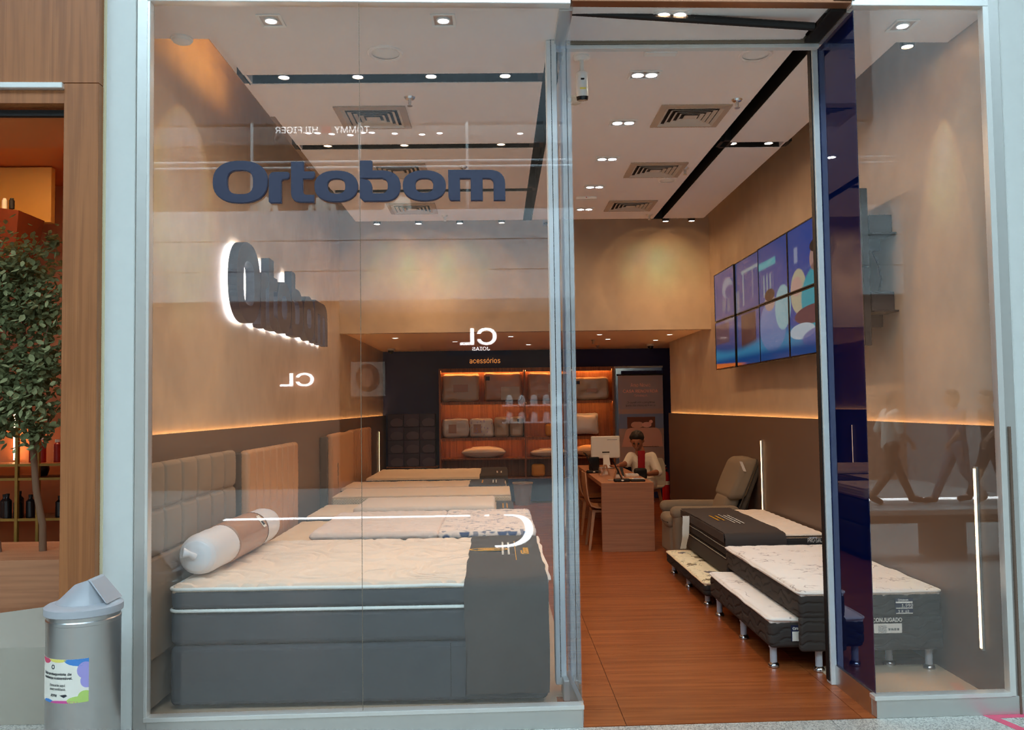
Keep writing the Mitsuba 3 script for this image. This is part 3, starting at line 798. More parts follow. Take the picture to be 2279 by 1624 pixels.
ys_ = [1.33, 1.98, 2.80, 3.62, 4.44, 5.24]
TVR = ptex(f_tv)
cn = ('nearest the window', 'second from the window', 'middle', 'second from the far end', 'at the far end')
for j in range(2):
    for i in range(5):
        k = thing('television', f'slim black-framed screen of the video wall, {("lower", "upper")[j]} row, {cn[i]}', 'television', 'screens of the video wall')
        y0, y1, z0, z1 = ys_[i] + .003, ys_[i + 1] - .003, 1.965 + .533 * j + .003, 1.965 + .533 * (j + 1) - .003
        xf = 2.455 + (.012 if i == 3 else 0)
        tb = part(k, 'body', box(xf + .004, xf + .05, y0, y1, z0, z1, .004), 'black')
        part(tb, 'bezel', basis(ext(sbox(y0, z0, y1, z1).difference(sbox(y0 + .011, z0 + .011, y1 - .011, z1 - .011)), .006), (xf + .004, 0, 0), (0, 1, 0), (0, 0, 1)).apply_translation([-.006, 0, 0]), 'black_gloss')
        v = np.array([[xf + .002, y0 + .01, z0 + .01], [xf + .002, y1 - .01, z0 + .01], [xf + .002, y1 - .01, z1 - .01], [xf + .002, y0 + .01, z1 - .01]])
        part(k, 'screen', trimesh.Trimesh(v, [[0, 2, 1], [0, 3, 2]], process=False), 'screen_dark', light={'type': 'area', 'radiance': TVR, 'sampling_weight': .4}, uv=np.array([[0, 0], [1, 0], [1, 1], [0, 1.]]))
        part(k, 'bracket', box(xf + .05, XR + .038, y0 + .2, y0 + .24, z0 + .14, z0 + .3), 'charcoal')
        part(k, 'bracket', box(xf + .05, XR + .038, y1 - .24, y1 - .2, z0 + .14, z0 + .3), 'charcoal')
for z, l in ((2.72, 'black steel bracket bar behind the upper end of the video wall'), (2.2, 'black steel bracket bar behind the lower end of the video wall')):
    k = thing('wall_bracket', l, 'bracket')
    part(k, 'rail', box(2.52, XR + .038, 1.35, 1.45, z, z + .13, .003), 'charcoal')
    part(k, 'shelf_plate', box(2.51, XR + .038, 1.29, 1.47, z - .012, z, .002), 'black')
single('power_cable', tube([(2.53, 1.34, 2.6), (2.56, 1.32, 2.5), (2.575, 1.32, 2.4), (2.56, 1.33, 2.33)], .006, 8), 'black', 'black power cable hanging behind the near end of the video wall', 'cable', 40)

# ------------------------------------------------------------------ beds
def rrect(x0, x1, y0, y1, z, r=.05, n=6):
    P = []
    for cx, cy, a in ((x1 - r, y1 - r, 0), (x0 + r, y1 - r, 90), (x0 + r, y0 + r, 180), (x1 - r, y0 + r, 270)):
        for t in np.linspace(0, 90, n): P.append((cx + r * math.cos(math.radians(a + t)), cy + r * math.sin(math.radians(a + t)), z))
    P.append(P[0]); return P


def piping(k, x0, x1, y0, y1, z, r=.008, m='piping', name='piping', wob=0.0, seed=0):
    P = np.array(rrect(x0, x1, y0, y1, z, .05)); Q = [P[0]]
    for a, b in zip(P[:-1], P[1:]):
        n = max(1, int(np.linalg.norm(b - a) / .06))
        for i in range(1, n + 1): Q.append(a + (b - a) * i / n)
    Q = np.array(Q)
    if wob: Q[:, 2] += (meshkit.noise(Q * [6, 6, 0] + seed) - .5) * wob
    return part(k, name, tube(Q, r, 8, cap=False), m, True)


def quilt(amp, f, seed=0, zmin=.6):
    def fn(v, n):
        q = np.stack([v[:, 0] * f * .28, v[:, 1] * f * .34, np.full(len(v), seed * 3.1)], 1)
        w = meshkit.fbm(q, 2, seed) + .12 * np.sin(v[:, 0] * f * .9)
        g = np.abs(np.sin(w * 17)); g2 = np.abs(np.sin(meshkit.fbm(q * 1.3 + 7, 2, seed + 3) * 12))
        h = amp * np.minimum(1, np.minimum(g, .35 + g2) * 1.6)
        v = v.copy(); v[:, 2] += h * (n[:, 2] > zmin); return v
    return fn


def diamonds(amp, f):
    def fn(v, n):
        a, b = (v[:, 0] + v[:, 1]) * f, (v[:, 0] - v[:, 1]) * f
        v = v.copy(); v[:, 2] += np.sqrt(np.abs(np.sin(a) * np.sin(b))) * amp * (n[:, 2] > .6); return v
    return fn


def waves(amp):
    amp *= 1.7
    def fn(v, n):
        s = v[:, 0] + v[:, 1]
        ph = v[:, 2] * 110 + 2.2 * np.sin(s * 26) + .8 * np.sin(s * 61)
        h = -np.exp(-(np.sin(ph / 2) / .24) ** 2) * amp
        side = (np.abs(n[:, 2]) < .5)
        return v + n * (h * side)[:, None]
    return fn


def leg(k, x, y, h=.13, name='leg'):
    k = part(k, name, cat_(lathe([(0, h), (.026, h), (.026, h - .012), (.021, h - .014), (.021, .022), (0, .022)], (x, y, 0), 20)), 'grey_plastic', 40)
    part(k, 'foot', lathe([(.021, .03), (.03, .022), (.034, .012), (.034, .003), (.03, 0), (0, 0)], (x, y, 0), 20), 'chrome', 40)


def scribble(k, o, ex, ey, w, rows, m, h=.012, seed=0, name='small_print'):
    """Rows of print too small to read: short dashes."""
    r = random.Random(seed)
    ps = []
    for i in range(rows):
        x = 0
        while x < w:
            l = r.uniform(.02, .07) * w * 1.2
            if x + l > w: break
            ps.append(sbox(x, -i * h * 1.7, x + l, -i * h * 1.7 + h * .55)); x += l + .025 * w
    return part(k, name, basis(ext(unary_union(ps), .001), o, ex, ey), m, kind='stuff')


# --- bed nearest the window
b = thing('double_bed', 'white quilted double bed with charcoal base right behind the left window', 'bed')
X0, X1, Y0, Y1 = -1.76, .255, .33, 1.87
part(b, 'base', rbox(X0, X1, Y0, Y1, .03, .342, .03, (10, 8, 3)), 'bed_dark', 40)
part(b, 'mattress', rbox(X0, X1, Y0, Y1, .346, .528, .035, (10, 8, 3)), 'bed_dark', 40)
part(b, 'pillow_top', rbox(X0, X1, Y0, Y1, .534, .648, .035, (10, 8, 3)), 'bed_dark', 40)
part(b, 'quilted_top', rbox(X0 + .004, X1 - .004, Y0 + .004, Y1 - .004, .60, .650, .03, (190, 150, 2), f=quilt(.020, 10)), 'tick', True)
piping(b, X0 - .004, X1 + .004, Y0 - .004, Y1 + .004, .645, .0095, wob=.006); piping(b, X0 - .004, X1 + .004, Y0 - .004, Y1 + .004, .531, .0095)
part(b, 'base_foot', box(-1.55, -1.45, .45, .55, 0, .05), 'black'); part(b, 'base_foot', box(-.05, .05, .45, .55, 0, .05), 'black')
part(b, 'base_foot', box(-1.55, -1.45, 1.65, 1.75, 0, .05), 'black'); part(b, 'base_foot', box(-.05, .05, 1.65, 1.75, 0, .05), 'black')
for x in (-.265,): part(b, 'seam', box(x - .0015, x + .0015, Y0 - .0015, Y0 + .01, .055, .335), 'black')
r_ = thing('bed_runner', 'wide dark grey runner with gold print draped over the foot of the nearest left bed', 'bed runner')
rcl = part(r_, 'cloth', sheet([(Y1 - .03, .668), (Y0 + .05, .668), (Y0 + .01, .662), (Y0 - .018, .64), (Y0 - .022, .5), (Y0 - .018, .075)], -.188, .262, 20, .005, .010, 3), 'runner', 40)
part(r_, 'lining_edge', sheet([(Y1 - .04, .664), (Y0 + .05, .664), (Y0 + .01, .656)], .255, .281, 3, .004, .006, 5), 'runner_back', 40)
q = ell(0, 0, .055, .125).difference(ell(0, 0, .047, .112)).union(ell(0, .0, .05, .115).intersection(unary_union([sbox(-.028, -.07, -.018, .07), sbox(.018, -.07, .028, .07), LineString([(-.022, .06), (.0, -.03), (.022, .06)]).buffer(.006)])))
part(rcl, 'gold_badge', basis(ext(q, .002), (-.065, 1.22, .684), (0, 1, 0), (-1, 0, 0)), 'gold')
part(rcl, 'gold_badge_field', basis(ext(ell(0, 0, .047, .112), .001), (-.065, 1.22, .6835), (0, 1, 0), (-1, 0, 0)), 'seam_dark')
scribble(rcl, (.03, 1.02, .6845), (0, 1, 0), (-1, 0, 0), .50, 2, 'print_white', .022, 4)
part(rcl, 'gold_rule', basis(ext(sbox(0, 0, .72, .004), .001), (.105, .82, .6845), (0, 1, 0), (-1, 0, 0)), 'gold')
part(rcl, 'lettering', text('Ortobom', .042, (.185, 1.02, .6845), (0, 1, 0), (-1, 0, 0), bold=True), 'gold')
scribble(rcl, (.145, 1.05, .6845), (0, 1, 0), (-1, 0, 0), .12, 1, 'gold', .016, 6)

# --- wrapped bolster lying on it
bo = thing('bolster_pillow', 'white bolster roll in clear plastic with a brown sleeve on the nearest left bed', 'bolster')
A, B = np.array([-1.675, .47, .795]), np.array([-1.645, 1.83, .795]); D = B - A
ts = np.array([0, .0, .01, .03, .08, .3, .6, .92, .97, .99, 1.0, 1.0]); rs = np.array([.0, .05, .085, .104, .114, .116, .116, .115, .108, .087, .05, .0])
ts[0] = -.004; ts[-1] = 1.004
pts_ = [A + D * t for t in ts]
m = tube(np.vstack([np.linspace(pts_[i], pts_[i + 1], 5)[:-1] for i in range(len(pts_) - 1)] + [pts_[-1]]), np.interp(np.linspace(0, len(ts) - 1, 4 * (len(ts) - 1) + 1), range(len(ts)), rs) + 1e-4, 36)
v = np.array(m.vertices); m.vertices = v + np.array(m.vertex_normals) * ((meshkit.noise(v * [9, 26, 9], 2) - .5) * .007)[:, None]
part(bo, 'roll', m, 'film_white', True)
def sleeve(t0, t1, r):
    n = 24; return tube([A + D * t for t in np.linspace(t0, t1, n)], r, 36)
bsl = part(bo, 'sleeve', sleeve(.30, .74, .1205), 'film_brown', True)
part(bo, 'plastic_end', tube([A - D * .004, A - D * .02 + [-.02, 0, .02], A - D * .035 + [-.05, 0, .03]], [.02, .014, .03], 10), 'film_white', True)
dn = D / np.linalg.norm(D)
sd = np.cross(dn, [0, 0, 1.]); up_ = np.array([.80, -.03, .6]); up_ -= dn * (up_ @ dn); up_ /= np.linalg.norm(up_)
bst = part(bsl, 'price_sticker', basis(ext(sbox(-.03, -.045, .03, .045), .001), A + D * .67 + up_ * .1222, dn, np.cross(up_, dn)), 'paper')
part(bsl, 'barcode', basis(ext(unary_union([sbox(-.018 + .006 * i, -.03, -.018 + .006 * i + .003, .0) for i in range(7)]), .001), A + D * .67 + up_ * .1235, dn, np.cross(up_, dn)), 'print_dark', kind='stuff')

# --- second bed with the fleece topper
b = thing('double_bed', 'double bed with tan patterned mattress under a white topper, second from the left window', 'bed')
part(b, 'base', rbox(-1.72, .22, 1.95, 3.24, .05, .36, .03, (6, 6, 2)), 'bed_brown', 40)
part(b, 'mattress', rbox(-1.72, .22, 1.95, 3.24, .364, .60, .04, (6, 6, 2)), 'bed_dark', 40)
part(b, 'quilted_top', rbox(-1.716, .216, 1.954, 3.236, .57, .622, .03, (60, 40, 2), f=diamonds(.007, 16)), 'tick3', True)
piping(b, -1.724, .224, 1.946, 3.244, .60, .008, 'hb_tan')
for x in (-1.6, .1):
    for y in (2.06, 3.12): part(b, 'base_foot', box(x - .05, x + .05, y - .05, y + .05, 0, .05), 'black')
tp = thing('mattress_topper', 'thick white fleece topper with a blue floral end on the second left bed', 'mattress topper')
def lumpy(a, f, s=0):
    def fn(v, n): return v + n * ((meshkit.noise(v * f, s) - .5) * a)[:, None]
    return fn
part(tp, 'fleece', rbox(-1.37, -.44, 1.93, 3.2, .645, .705, .03, (60, 80, 3), f=lumpy(.014, [34, 34, 34], 1)), 'fleece', True)
part(tp, 'floral_cover', rbox(-.44, .272, 1.925, 3.205, .645, .708, .03, (60, 90, 3), f=lumpy(.010, [16, 40, 16], 2)), 'bluefloral', True)


def rear_bed(label, y0, y1, x0, x1, zt, topm, side, pad=None, dark=None, dm=None, f=None):
    b = thing('bed', label, 'bed')
    part(b, 'base', rbox(-1.74, .16, y0, y1, .05, .34, .03, (4, 4, 2)), 'bed_brown', 40)
    part(b, 'mattress', rbox(x0, x1, y0, y1, .344, zt, .035, (40, 24, 3), f=f), topm if side is None else side, 40)
    if side: part(b, 'ticking_top', rbox(x0 + .004, x1 - .004, y0 + .004, y1 - .004, zt - .04, zt + .006, .03, (40, 24, 2), f=quilt(.006, 12, 2)), topm, True)
    for x in (-1.6, .05):
        for y in (y0 + .12, y1 - .12): part(b, 'base_foot', box(x - .04, x + .04, y - .04, y + .04, 0, .05), 'black')
    return b


rear_bed('bed with plain tan mattress, third from the left window', 3.33, 4.22, -1.70, .13, .645, 'tick2', 'bed_brown')
tp = single('mattress_topper', rbox(-1.28, -.03, 3.30, 4.16, .664, .726, .03, (40, 30, 3), f=lumpy(.008, [20, 20, 20], 4)), 'tick', 'smooth cream topper on the third left bed', 'mattress topper', True)
r_ = thing('bed_runner', 'dark brown runner over the foot of the third left bed beside the cream topper', 'bed runner')
part(r_, 'cloth', sheet([(4.2, .664), (3.36, .664), (3.325, .655), (3.318, .4)], -.02, .135, 8, .004, .004, 5), 'runner', 40)
part(r_, 'foot_drop', box(.136, .142, 3.36, 4.18, .42, .66), 'runner')
scribble(r_, (.05, 3.55, .674), (0, 1, 0), (-1, 0, 0), .4, 2, 'gold', .022, 9)
b4 = rear_bed('bed with thick cream mattress and lattice-patterned side, fourth from the left window', 4.33, 5.16, -1.70, .135, .60, 'bed_brown', None)
tp = thing('mattress', 'cream mattress with a lattice-patterned border lying on the fourth left bed', 'mattress')
part(tp, 'core', rbox(-1.66, .13, 4.30, 5.15, .606, .715, .03, (30, 20, 2)), 'lattice', 40)
part(tp, 'top_cover', rbox(-1.655, .125, 4.305, 5.145, .70, .724, .012, (30, 20, 2), f=lumpy(.006, [8, 8, 8], 4)), 'tick3', True)
rear_bed('bed with tan mattress and a dark runner at its foot, fifth from the left window', 5.24, 6.03, -1.74, .10, .712, 'tick3', 'bed_brown')
r_ = thing('bed_runner', 'dark runner with gold print across the foot of the fifth left bed', 'bed runner')
part(r_, 'cloth', sheet([(6.0, .728), (5.27, .728), (5.235, .715), (5.228, .4)], -.32, .08, 10, .004, .004, 8), 'runner', 40)
scribble(r_, (-.17, 5.45, .738), (0, 1, 0), (-1, 0, 0), .4, 1, 'gold', .03, 3); scribble(r_, (-.05, 5.45, .738), (0, 1, 0), (-1, 0, 0), .4, 2, 'print_white', .02, 4)
rear_bed('bed with pale mattress, farthest from the left window', 6.12, 7.6, -1.60, .12, .742, 'tick2', 'bed_brown')
r_ = thing('bed_runner', 'dark runner covering the foot of the farthest left bed', 'bed runner')
part(r_, 'cloth', sheet([(7.58, .758), (6.15, .758), (6.115, .745), (6.108, .4)], -.22, .125, 10, .004, .004, 11), 'runner', 40)
scribble(r_, (.0, 6.5, .768), (0, 1, 0), (-1, 0, 0), .3, 2, 'print_white', .03, 4)

# ------------------------------------------------------------------ headboards on the left wall
h = thing('headboard', 'grey-brown tufted fabric headboard behind the nearest left bed', 'headboard')
part(h, 'board', rbox(XL + .004, -1.82, .14, 1.64, .04, 1.30, .02, (3, 6, 6)), 'hb_grey', 40)
for j in range(2):
    for i in range(6):
        y0, z0 = .125 + .255 * i, .835 + .245 * j
        def puff(v, n, yc=y0 + .1275, zc=z0 + .1225):
            u, w = (v[:, 1] - yc) / .1275, (v[:, 2] - zc) / .1225
            v = v.copy(); v[:, 0] += (n[:, 0] > .3) * .014 * np.clip((1 - u ** 4) * (1 - w ** 4), 0, 1); return v
        part(h, 'tufted_pad', rbox(-1.86, -1.808, y0, y0 + .255, z0, z0 + .2445, .03, (2, 7, 7), f=puff), 'hb_grey', True)
part(h, 'lower_pad', rbox(-1.84, -1.80, .13, 1.65, .30, .834, .02, (2, 8, 6)), 'hb_grey', 40)


def ribbed(label, y0, y1, z1, n, m, wrap=None):
    h = thing('headboard', label, 'headboard')
    part(h, 'board', rbox(XL + .004, -1.83, y0, y1, .04, z1, .02, (3, 6, 6)), 'seam_dark', 40)
    w = (y1 - y0 - .02) / n
    for i in range(n):
        part(h, 'rib', rbox(-1.85, -1.775, y0 + .01 + i * w, y0 + .01 + (i + 1) * w, .35, z1 + .012, .03, (2, 3, 10), f=lumpy(.006, [8, 8, 5], i)), m, True)
    return h


h2 = ribbed('tan headboard with vertical ribs under clear plastic, second along the left wall', 1.86, 3.42, 1.295, 8, 'hb_wrap')
h3 = thing('headboard', 'tan padded headboard, third along the left wall', 'headboard')
part(h3, 'board', rbox(XL + .004, -1.80, 4.85, 6.25, .04, 1.30, .02, (3, 6, 6)), 'seam_dark', 40)
part(h3, 'pad', rbox(-1.83, -1.755, 4.88, 6.25, .35, 1.325, .035, (3, 30, 30), f=lumpy(.02, [3, 6, 2], 3)), 'hb_tan', True)
part(h3, 'side_seam', box(-1.757, -1.752, 5.2, 5.206, .5, 1.0), 'seam_dark')
ribbed('tan headboard in crinkled plastic at the far end of the left wall', 6.3, 7.9, 1.32, 9, 'hb_wrap')

# ------------------------------------------------------------------ beds on the right
b = thing('trundle_bed', 'dark quilted box bed with white leaf-print top, nearest the right window', 'bed')
x0, x1, y0, y1 = 1.765, 2.615, .75, 2.42
part(b, 'body', rbox(x0, x1, y0, y1, .315, .47, .035, (60, 110, 16), f=waves(.005)), 'bed_brown', True)
part(b, 'front_skirt', rbox(x0, x1, y0, y0 + .05, .13, .33, .02, (90, 3, 24), f=waves(.005)), 'bed_brown', True)
part(b, 'rear_skirt', rbox(x0, x1, y1 - .05, y1, .13, .33, .02, (6, 3, 3)), 'bed_brown', 40)
part(b, 'ticking_top', rbox(x0 + .006, x1 - .006, y0 + .006, y1 - .006, .44, .482, .03, (50, 80, 2), f=quilt(.005, 12, 5)), 'leafprint', True)
piping(b, x0 - .003, x1 + .003, y0 - .003, y1 + .003, .472, .007, 'print_white', wob=.012, seed=2)
for x in (x0 + .13, x1 - .06):
    for y in (y0 + .07, y1 - .07): leg(b, x, y)
plb = part(b, 'price_label', box(2.33, 2.435, y0 - .006, y0 - .003, .345, .435), 'navy')
for z in (.408, .377, .347): part(plb, 'stripe', box(2.333, 2.432, y0 - .008, y0 - .006, z, z + (.009 if z > .4 else .004)), 'print_white')
part(plb, 'lettering', text('Ortobom', .011, (2.345, y0 - .0065, .421), EX, EZ, bold=True), 'print_white')
part(plb, 'lettering', text('1.990', .018, (2.365, y0 - .0065, .385), EX, EZ), 'print_white'); part(plb, 'lettering', text('2 X  62', .014, (2.345, y0 - .0065, .354), EX, EZ), 'print_white')
part(b, 'box_lettering', text('BOX CONJUGADO', .023, (2.125, y0 - .004, .300), EX, EZ, bold=True, width=.24), 'print_white')
bl_ = part(b, 'box_label', box(2.15, 2.365, y0 - .006, y0 - .003, .235, .29), 'paper')
scribble(bl_, (2.225, y0 - .0065, .275), EX, EZ, .05, 5, 'print_dark', .005, 2)
part(bl_, 'barcode', wallpoly(unary_union([sbox(.006 * i, 0, .006 * i + .002 + .002 * (i % 3 == 0), .013) for i in range(11)]), (2.285, y0 - .0065, .25), EX, EZ, .001), 'print_dark', kind='stuff')

b = thing('pull_out_bed', 'low dark pull-out bed with white leaf-print top in front of the nearest right bed', 'bed')
x0, x1, y0, y1 = 1.612, 2.42, .85, 2.31
part(b, 'body', rbox(x0, x1, y0, y1, .125, .292, .035, (40, 110, 18), f=waves(.005)), 'bed_brown', True)
part(b, 'ticking_top', rbox(x0 + .006, x1 - .006, y0 + .006, y1 - .006, .265, .303, .028, (40, 80, 2), f=quilt(.004, 12, 6)), 'leafprint', True)
piping(b, x0 - .003, x1 + .003, y0 - .003, y1 + .003, .294, .007, 'print_white', wob=.012, seed=5)
for y in (.92, 1.555, 2.19): leg(b, 1.655, y)
for y in (.92, 2.19): leg(b, 2.36, y)
btg = part(b, 'brand_tag', box(1.742, 1.80, y0 - .006, y0 - .003, .17, .265), 'navy')
part(btg, 'lettering', text('Ortobom', .016, (1.75, y0 - .0065, .238), EX, EZ, bold=True), 'print_white')
part(btg, 'label_sheet', box(1.748, 1.80, y0 - .008, y0 - .006, .172, .228), 'paper')

b = thing('trundle_bed', 'black mattress on a brown box base behind the nearest right bed', 'bed')
x0, x1, y0, y1 = 1.80, 2.61, 2.50, 4.15
part(b, 'base', rbox(x0 + .01, x1, y0 + .01, y1, .205, .368, .035, (6, 8, 3), f=lumpy(.006, [5, 3, 5], 1)), 'bed_brown', True)
part(b, 'mattress', rbox(x0, x1, y0, y1, .374, .535, .04, (10, 14, 4)), 'bed_black', True)
part(b, 'quilted_top', rbox(x0 + .006, x1 - .006, y0 + .006, y1 - .006, .51, .548, .03, (70, 110, 2), f=diamonds(.007, 22)), 'tick', True)
piping(b, x0 - .003, x1 + .003, y0 - .003, y1 + .003, .535, .006, 'seam_dark'); piping(b, x0 - .003, x1 + .003, y0 - .003, y1 + .003, .455, .0035, 'plinth', wob=.012)
piping(b, x0 + .007, x1, y0 + .01, y1, .362, .0035, 'plinth')
for y in (y0 + .1, y1 - .1): leg(b, x1 - .08, y, .20)
for y in (y0 + .1, y1 - .1): leg(b, x0 + .52, y, .20)
part(b, 'mattress_lettering', text('PRÓ·SAÚDE', .034, (2.445, y0 - .004, .487), EX, EZ, width=.155), 'print_white')
part(b, 'mattress_tag', box(2.46, 2.52, y0 - .005, y0 - .002, .52, .533), 'grey_plastic')
r_ = thing('bed_runner', 'dark brown runner with gold print over the black mattress on the right', 'bed runner')
part(r_, 'cloth', sheet([(y1 - .005, .562), (y0 + .04, .562), (y0, .555), (y0 - .014, .53), (y0 - .016, .41)], x0 - .008, 2.275, 20, .005, .008, 13), 'runner', 40)
part(r_, 'side_drop', box(x0 - .016, x0 - .009, y0 + .02, y1 - .02, .49, .562, .003), 'runner')
scribble(r_, (1.93, 3.2, .5765), (0, 1, 0), (-1, 0, 0), .34, 2, 'gold', .028, 5); part(r_, 'print_rule', box(2.02, 2.026, 3.05, 3.62, .5745, .5765), 'print_white')
scribble(r_, (2.06, 3.0, .5765), (0, 1, 0), (-1, 0, 0), .55, 2, 'print_white', .02, 7)

b = thing('pull_out_bed', 'low pull-out bed with cream floral top below the black mattress', 'bed')
x0, x1, y0, y1 = 1.60, 2.24, 2.44, 3.96
part(b, 'body', rbox(x0, x1, y0, y1, .085, .19, .035, (40, 80, 8), f=waves(.004)), 'bed_black', True)
part(b, 'ticking_top', rbox(x0 + .006, x1 - .006, y0 + .006, y1 - .006, .16, .198, .028, (6, 8, 2)), 'darkfloral', True)
piping(b, x0 - .003, x1 + .003, y0 - .003, y1 + .003, .19, .006, 'tick3', wob=.008)
for y in (2.56, 3.23, 3.86): leg(b, 1.655, y, .10)
for y in (2.56, 3.86): leg(b, 2.18, y, .10)
pt = thing('price_tag', 'long white paper price tag hanging beside the black mattress on the right', 'price tag')
part(pt, 'paper', sheet([(3.70, .555), (3.70, .50), (3.73, .36), (3.86, .225)], 1.715, 1.772, 4, .002, .003, 3), 'paper', 40)

# ------------------------------------------------------------------ recliner
rc = thing('recliner', 'grey-brown fabric recliner armchair beside the right wainscot', 'armchair')
part(rc, 'base', rbox(1.84, 2.50, 4.34, 4.98, .03, .40, .04, (6, 6, 4)), 'recliner', True)
part(rc, 'footrest', rbox(1.745, 1.87, 4.47, 4.85, .06, .36, .04, (4, 6, 6), f=lumpy(.02, [5, 5, 7], 2)), 'recliner', True)
part(rc, 'seat_cushion', rbox(1.72, 2.36, 4.46, 4.86, .34, .455, .05, (10, 8, 4), f=lumpy(.025, [4, 5, 4], 4)), 'recliner', True)
part(rc, 'seat_welt', tube([(1.722, 4.47, .395), (1.718, 4.66, .385), (1.722, 4.85, .395)], .006, 8), 'seam_dark', True)
for y0 in (4.86, 4.28):
    part(rc, 'armrest', rbox(1.76, 2.42, y0, y0 + .17, .04, .50, .05, (8, 5, 8), f=lumpy(.014, [4, 4, 4], 5)), 'recliner', True)
    part(rc, 'armrest_pad', rbox(1.735, 2.42, y0 - .012, y0 + .185, .44, .565, .06, (10, 6, 5), f=lumpy(.02, [4, 6, 4], 6)), 'recliner', True)
def lean(v, n):
    v = v.copy(); z = v[:, 2] - .38
    v[:, 0] += z * .42; v += n * ((meshkit.noise(v * [4, 4, 5], 7) - .5) * .02)[:, None]; return v
part(rc, 'lumbar_cushion', rbox(2.22, 2.37, 4.43, 4.92, .40, .67, .06, (5, 10, 8), f=lean), 'recliner', True)
part(rc, 'head_cushion', rbox(2.215, 2.40, 4.36, 4.98, .62, 1.03, .06, (6, 12, 12), f=lean), 'recliner', True)
part(rc, 'back_shell', rbox(2.385, 2.44, 4.37, 4.97, .36, 1.0, .025, (4, 8, 10), f=lean), 'seam_dark', True)
part(rc, 'welt', tube([(2.36 + .42 * z, 4.355, .38 + z) for z in np.linspace(.05, .60, 8)] + [(2.36 + .42 * .64, 4.40, 1.02)], .006, 8), 'seam_dark', True)
part(rc, 'back_strut', hull([[2.45, 4.42, .35], [2.47, 4.42, .35], [2.60, 4.42, .80], [2.615, 4.42, .80], [2.45, 4.44, .35], [2.47, 4.44, .35], [2.60, 4.44, .80], [2.615, 4.44, .80]]), 'black')
part(rc, 'hang_tag', hull([[2.44, 4.36, 1.01], [2.465, 4.335, 1.005], [2.475, 4.35, .91], [2.50, 4.325, .905], [2.442, 4.362, 1.01], [2.477, 4.352, .91]]), 'paper')

# ------------------------------------------------------------------ sales desk and what stands on it
dk = thing('sales_desk', 'long wooden waterfall sales desk in the middle of the store', 'desk')
part(dk, 'top', box(1.127, 1.70, 5.1, 7.95, .70, .745, .002), 'wood_h')
part(dk, 'end_panel', box(1.127, 1.70, 5.095, 5.14, .0, .744, .002), 'wood_h')
part(dk, 'back_panel', box(1.50, 1.53, 5.15, 7.9, .06, .695), 'wood_h')
part(dk, 'end_panel', box(1.127, 1.70, 7.91, 7.95, 0, .698), 'wood_h')
part(dk, 'drawer_box', box(1.2, 1.49, 7.2, 7.88, .30, .69, .003), 'wood_h')
ZD = .745


def place(m, x, y, z, a=0):
    M = np.eye(4); c, s = math.cos(a), math.sin(a); M[:2, :2] = [[c, -s], [s, c]]; M[:3, 3] = [x, y, z]
    m = m.copy(); m.apply_transform(M); return m


mo = thing('monitor', 'white computer screen seen from behind on the sales desk', 'computer monitor')
a = .12
ms_ = part(mo, 'back_shell', place(rbox(-.20, .20, -.02, .02, .13, .43, .018, (4, 2, 4), 3), 1.46, 7.35, ZD, a), 'white', True)
part(ms_, 'screen', place(box(-.185, .185, .0205, .022, .145, .415), 1.46, 7.35, ZD, a), 'black_gloss')
mst = part(mo, 'stand', place(hull([[-.04, -.02, .18], [.04, -.02, .18], [-.05, -.08, .01], [.05, -.08, .01], [-.05, -.06, .005], [.05, -.06, .005]]), 1.46, 7.35, ZD, a), 'white')
part(mst, 'foot', place(box(-.09, .09, -.10, .06, 0, .01, .003), 1.46, 7.35, ZD, a), 'grey_plastic')
part(ms_, 'logo_bar', place(box(.02, .16, -.0225, -.02, .375, .385), 1.46, 7.35, ZD, a), 'grey_plastic')
part(mo, 'cable_hook', place(box(-.05, .05, -.026, -.02, .205, .22, .002), 1.46, 7.35, ZD, a), 'black')


def penstand(x, y, label, tilt):
    k = thing('pen_stand', label, 'pen holder')
    part(k, 'base', rbox(x - .09, x + .09, y - .04, y + .04, ZD, ZD + .035, .014, (3, 3, 2), 2), 'black', True)
    part(k, 'pole', tube([(x + .0, y, ZD + .03), (x + tilt, y + .02, ZD + .25)], [.006, .007], 8), 'black_gloss', True)
    part(k, 'sticker', box(x - .012, x + .016, y - .042, y - .04, ZD + .012, ZD + .026), 'paper')


penstand(1.37, 5.22, 'black card terminal with an upright slanted pole at the near end of the desk', -.10)
penstand(1.20, 6.5, 'black card terminal with a slanted pole on the left edge of the desk', -.10)
k = thing('terminal_pad', 'flat black tray at the near right corner of the desk', 'tray'); part(k, 'tray', rbox(1.47, 1.63, 5.2, 5.32, ZD, ZD + .022, .01, (3, 3, 2), 2), 'black', True)
k = thing('speaker_box', 'small black box at the far left of the sales desk', 'box')
part(k, 'case', rbox(1.20, 1.33, 6.98, 7.08, ZD, ZD + .17, .01, (2, 2, 2), 2), 'black_gloss', 40); part(k, 'antenna', tube([(1.22, 7.03, ZD + .16), (1.13, 7.03, ZD + .23)], .006, 8), 'black', True)
for x, y, l in ((1.30, 6.1, 'wooden triangular card frame on the desk, farther one'), (1.385, 5.62, 'wooden triangular card frame on the desk, nearer one')):
    k = thing('card_frame', l, 'display frame')
    for s in (-1, 1): part(k, 'side_leg', hull([[x + s * .05 + d, y + e, ZD] for d in (-.008, .008) for e in (-.02, .02)] + [[x + s * .006 + d, y + e, ZD + .13] for d in (-.008, .008) for e in (-.02, .02)]), 'wood_chair')
    part(k, 'card', box(x - .03, x + .03, y - .002, y + .002, ZD + .012, ZD + .05), 'paper')
k = thing('glass_jar', 'small clear glass jar on the desk beside a card frame', 'jar')
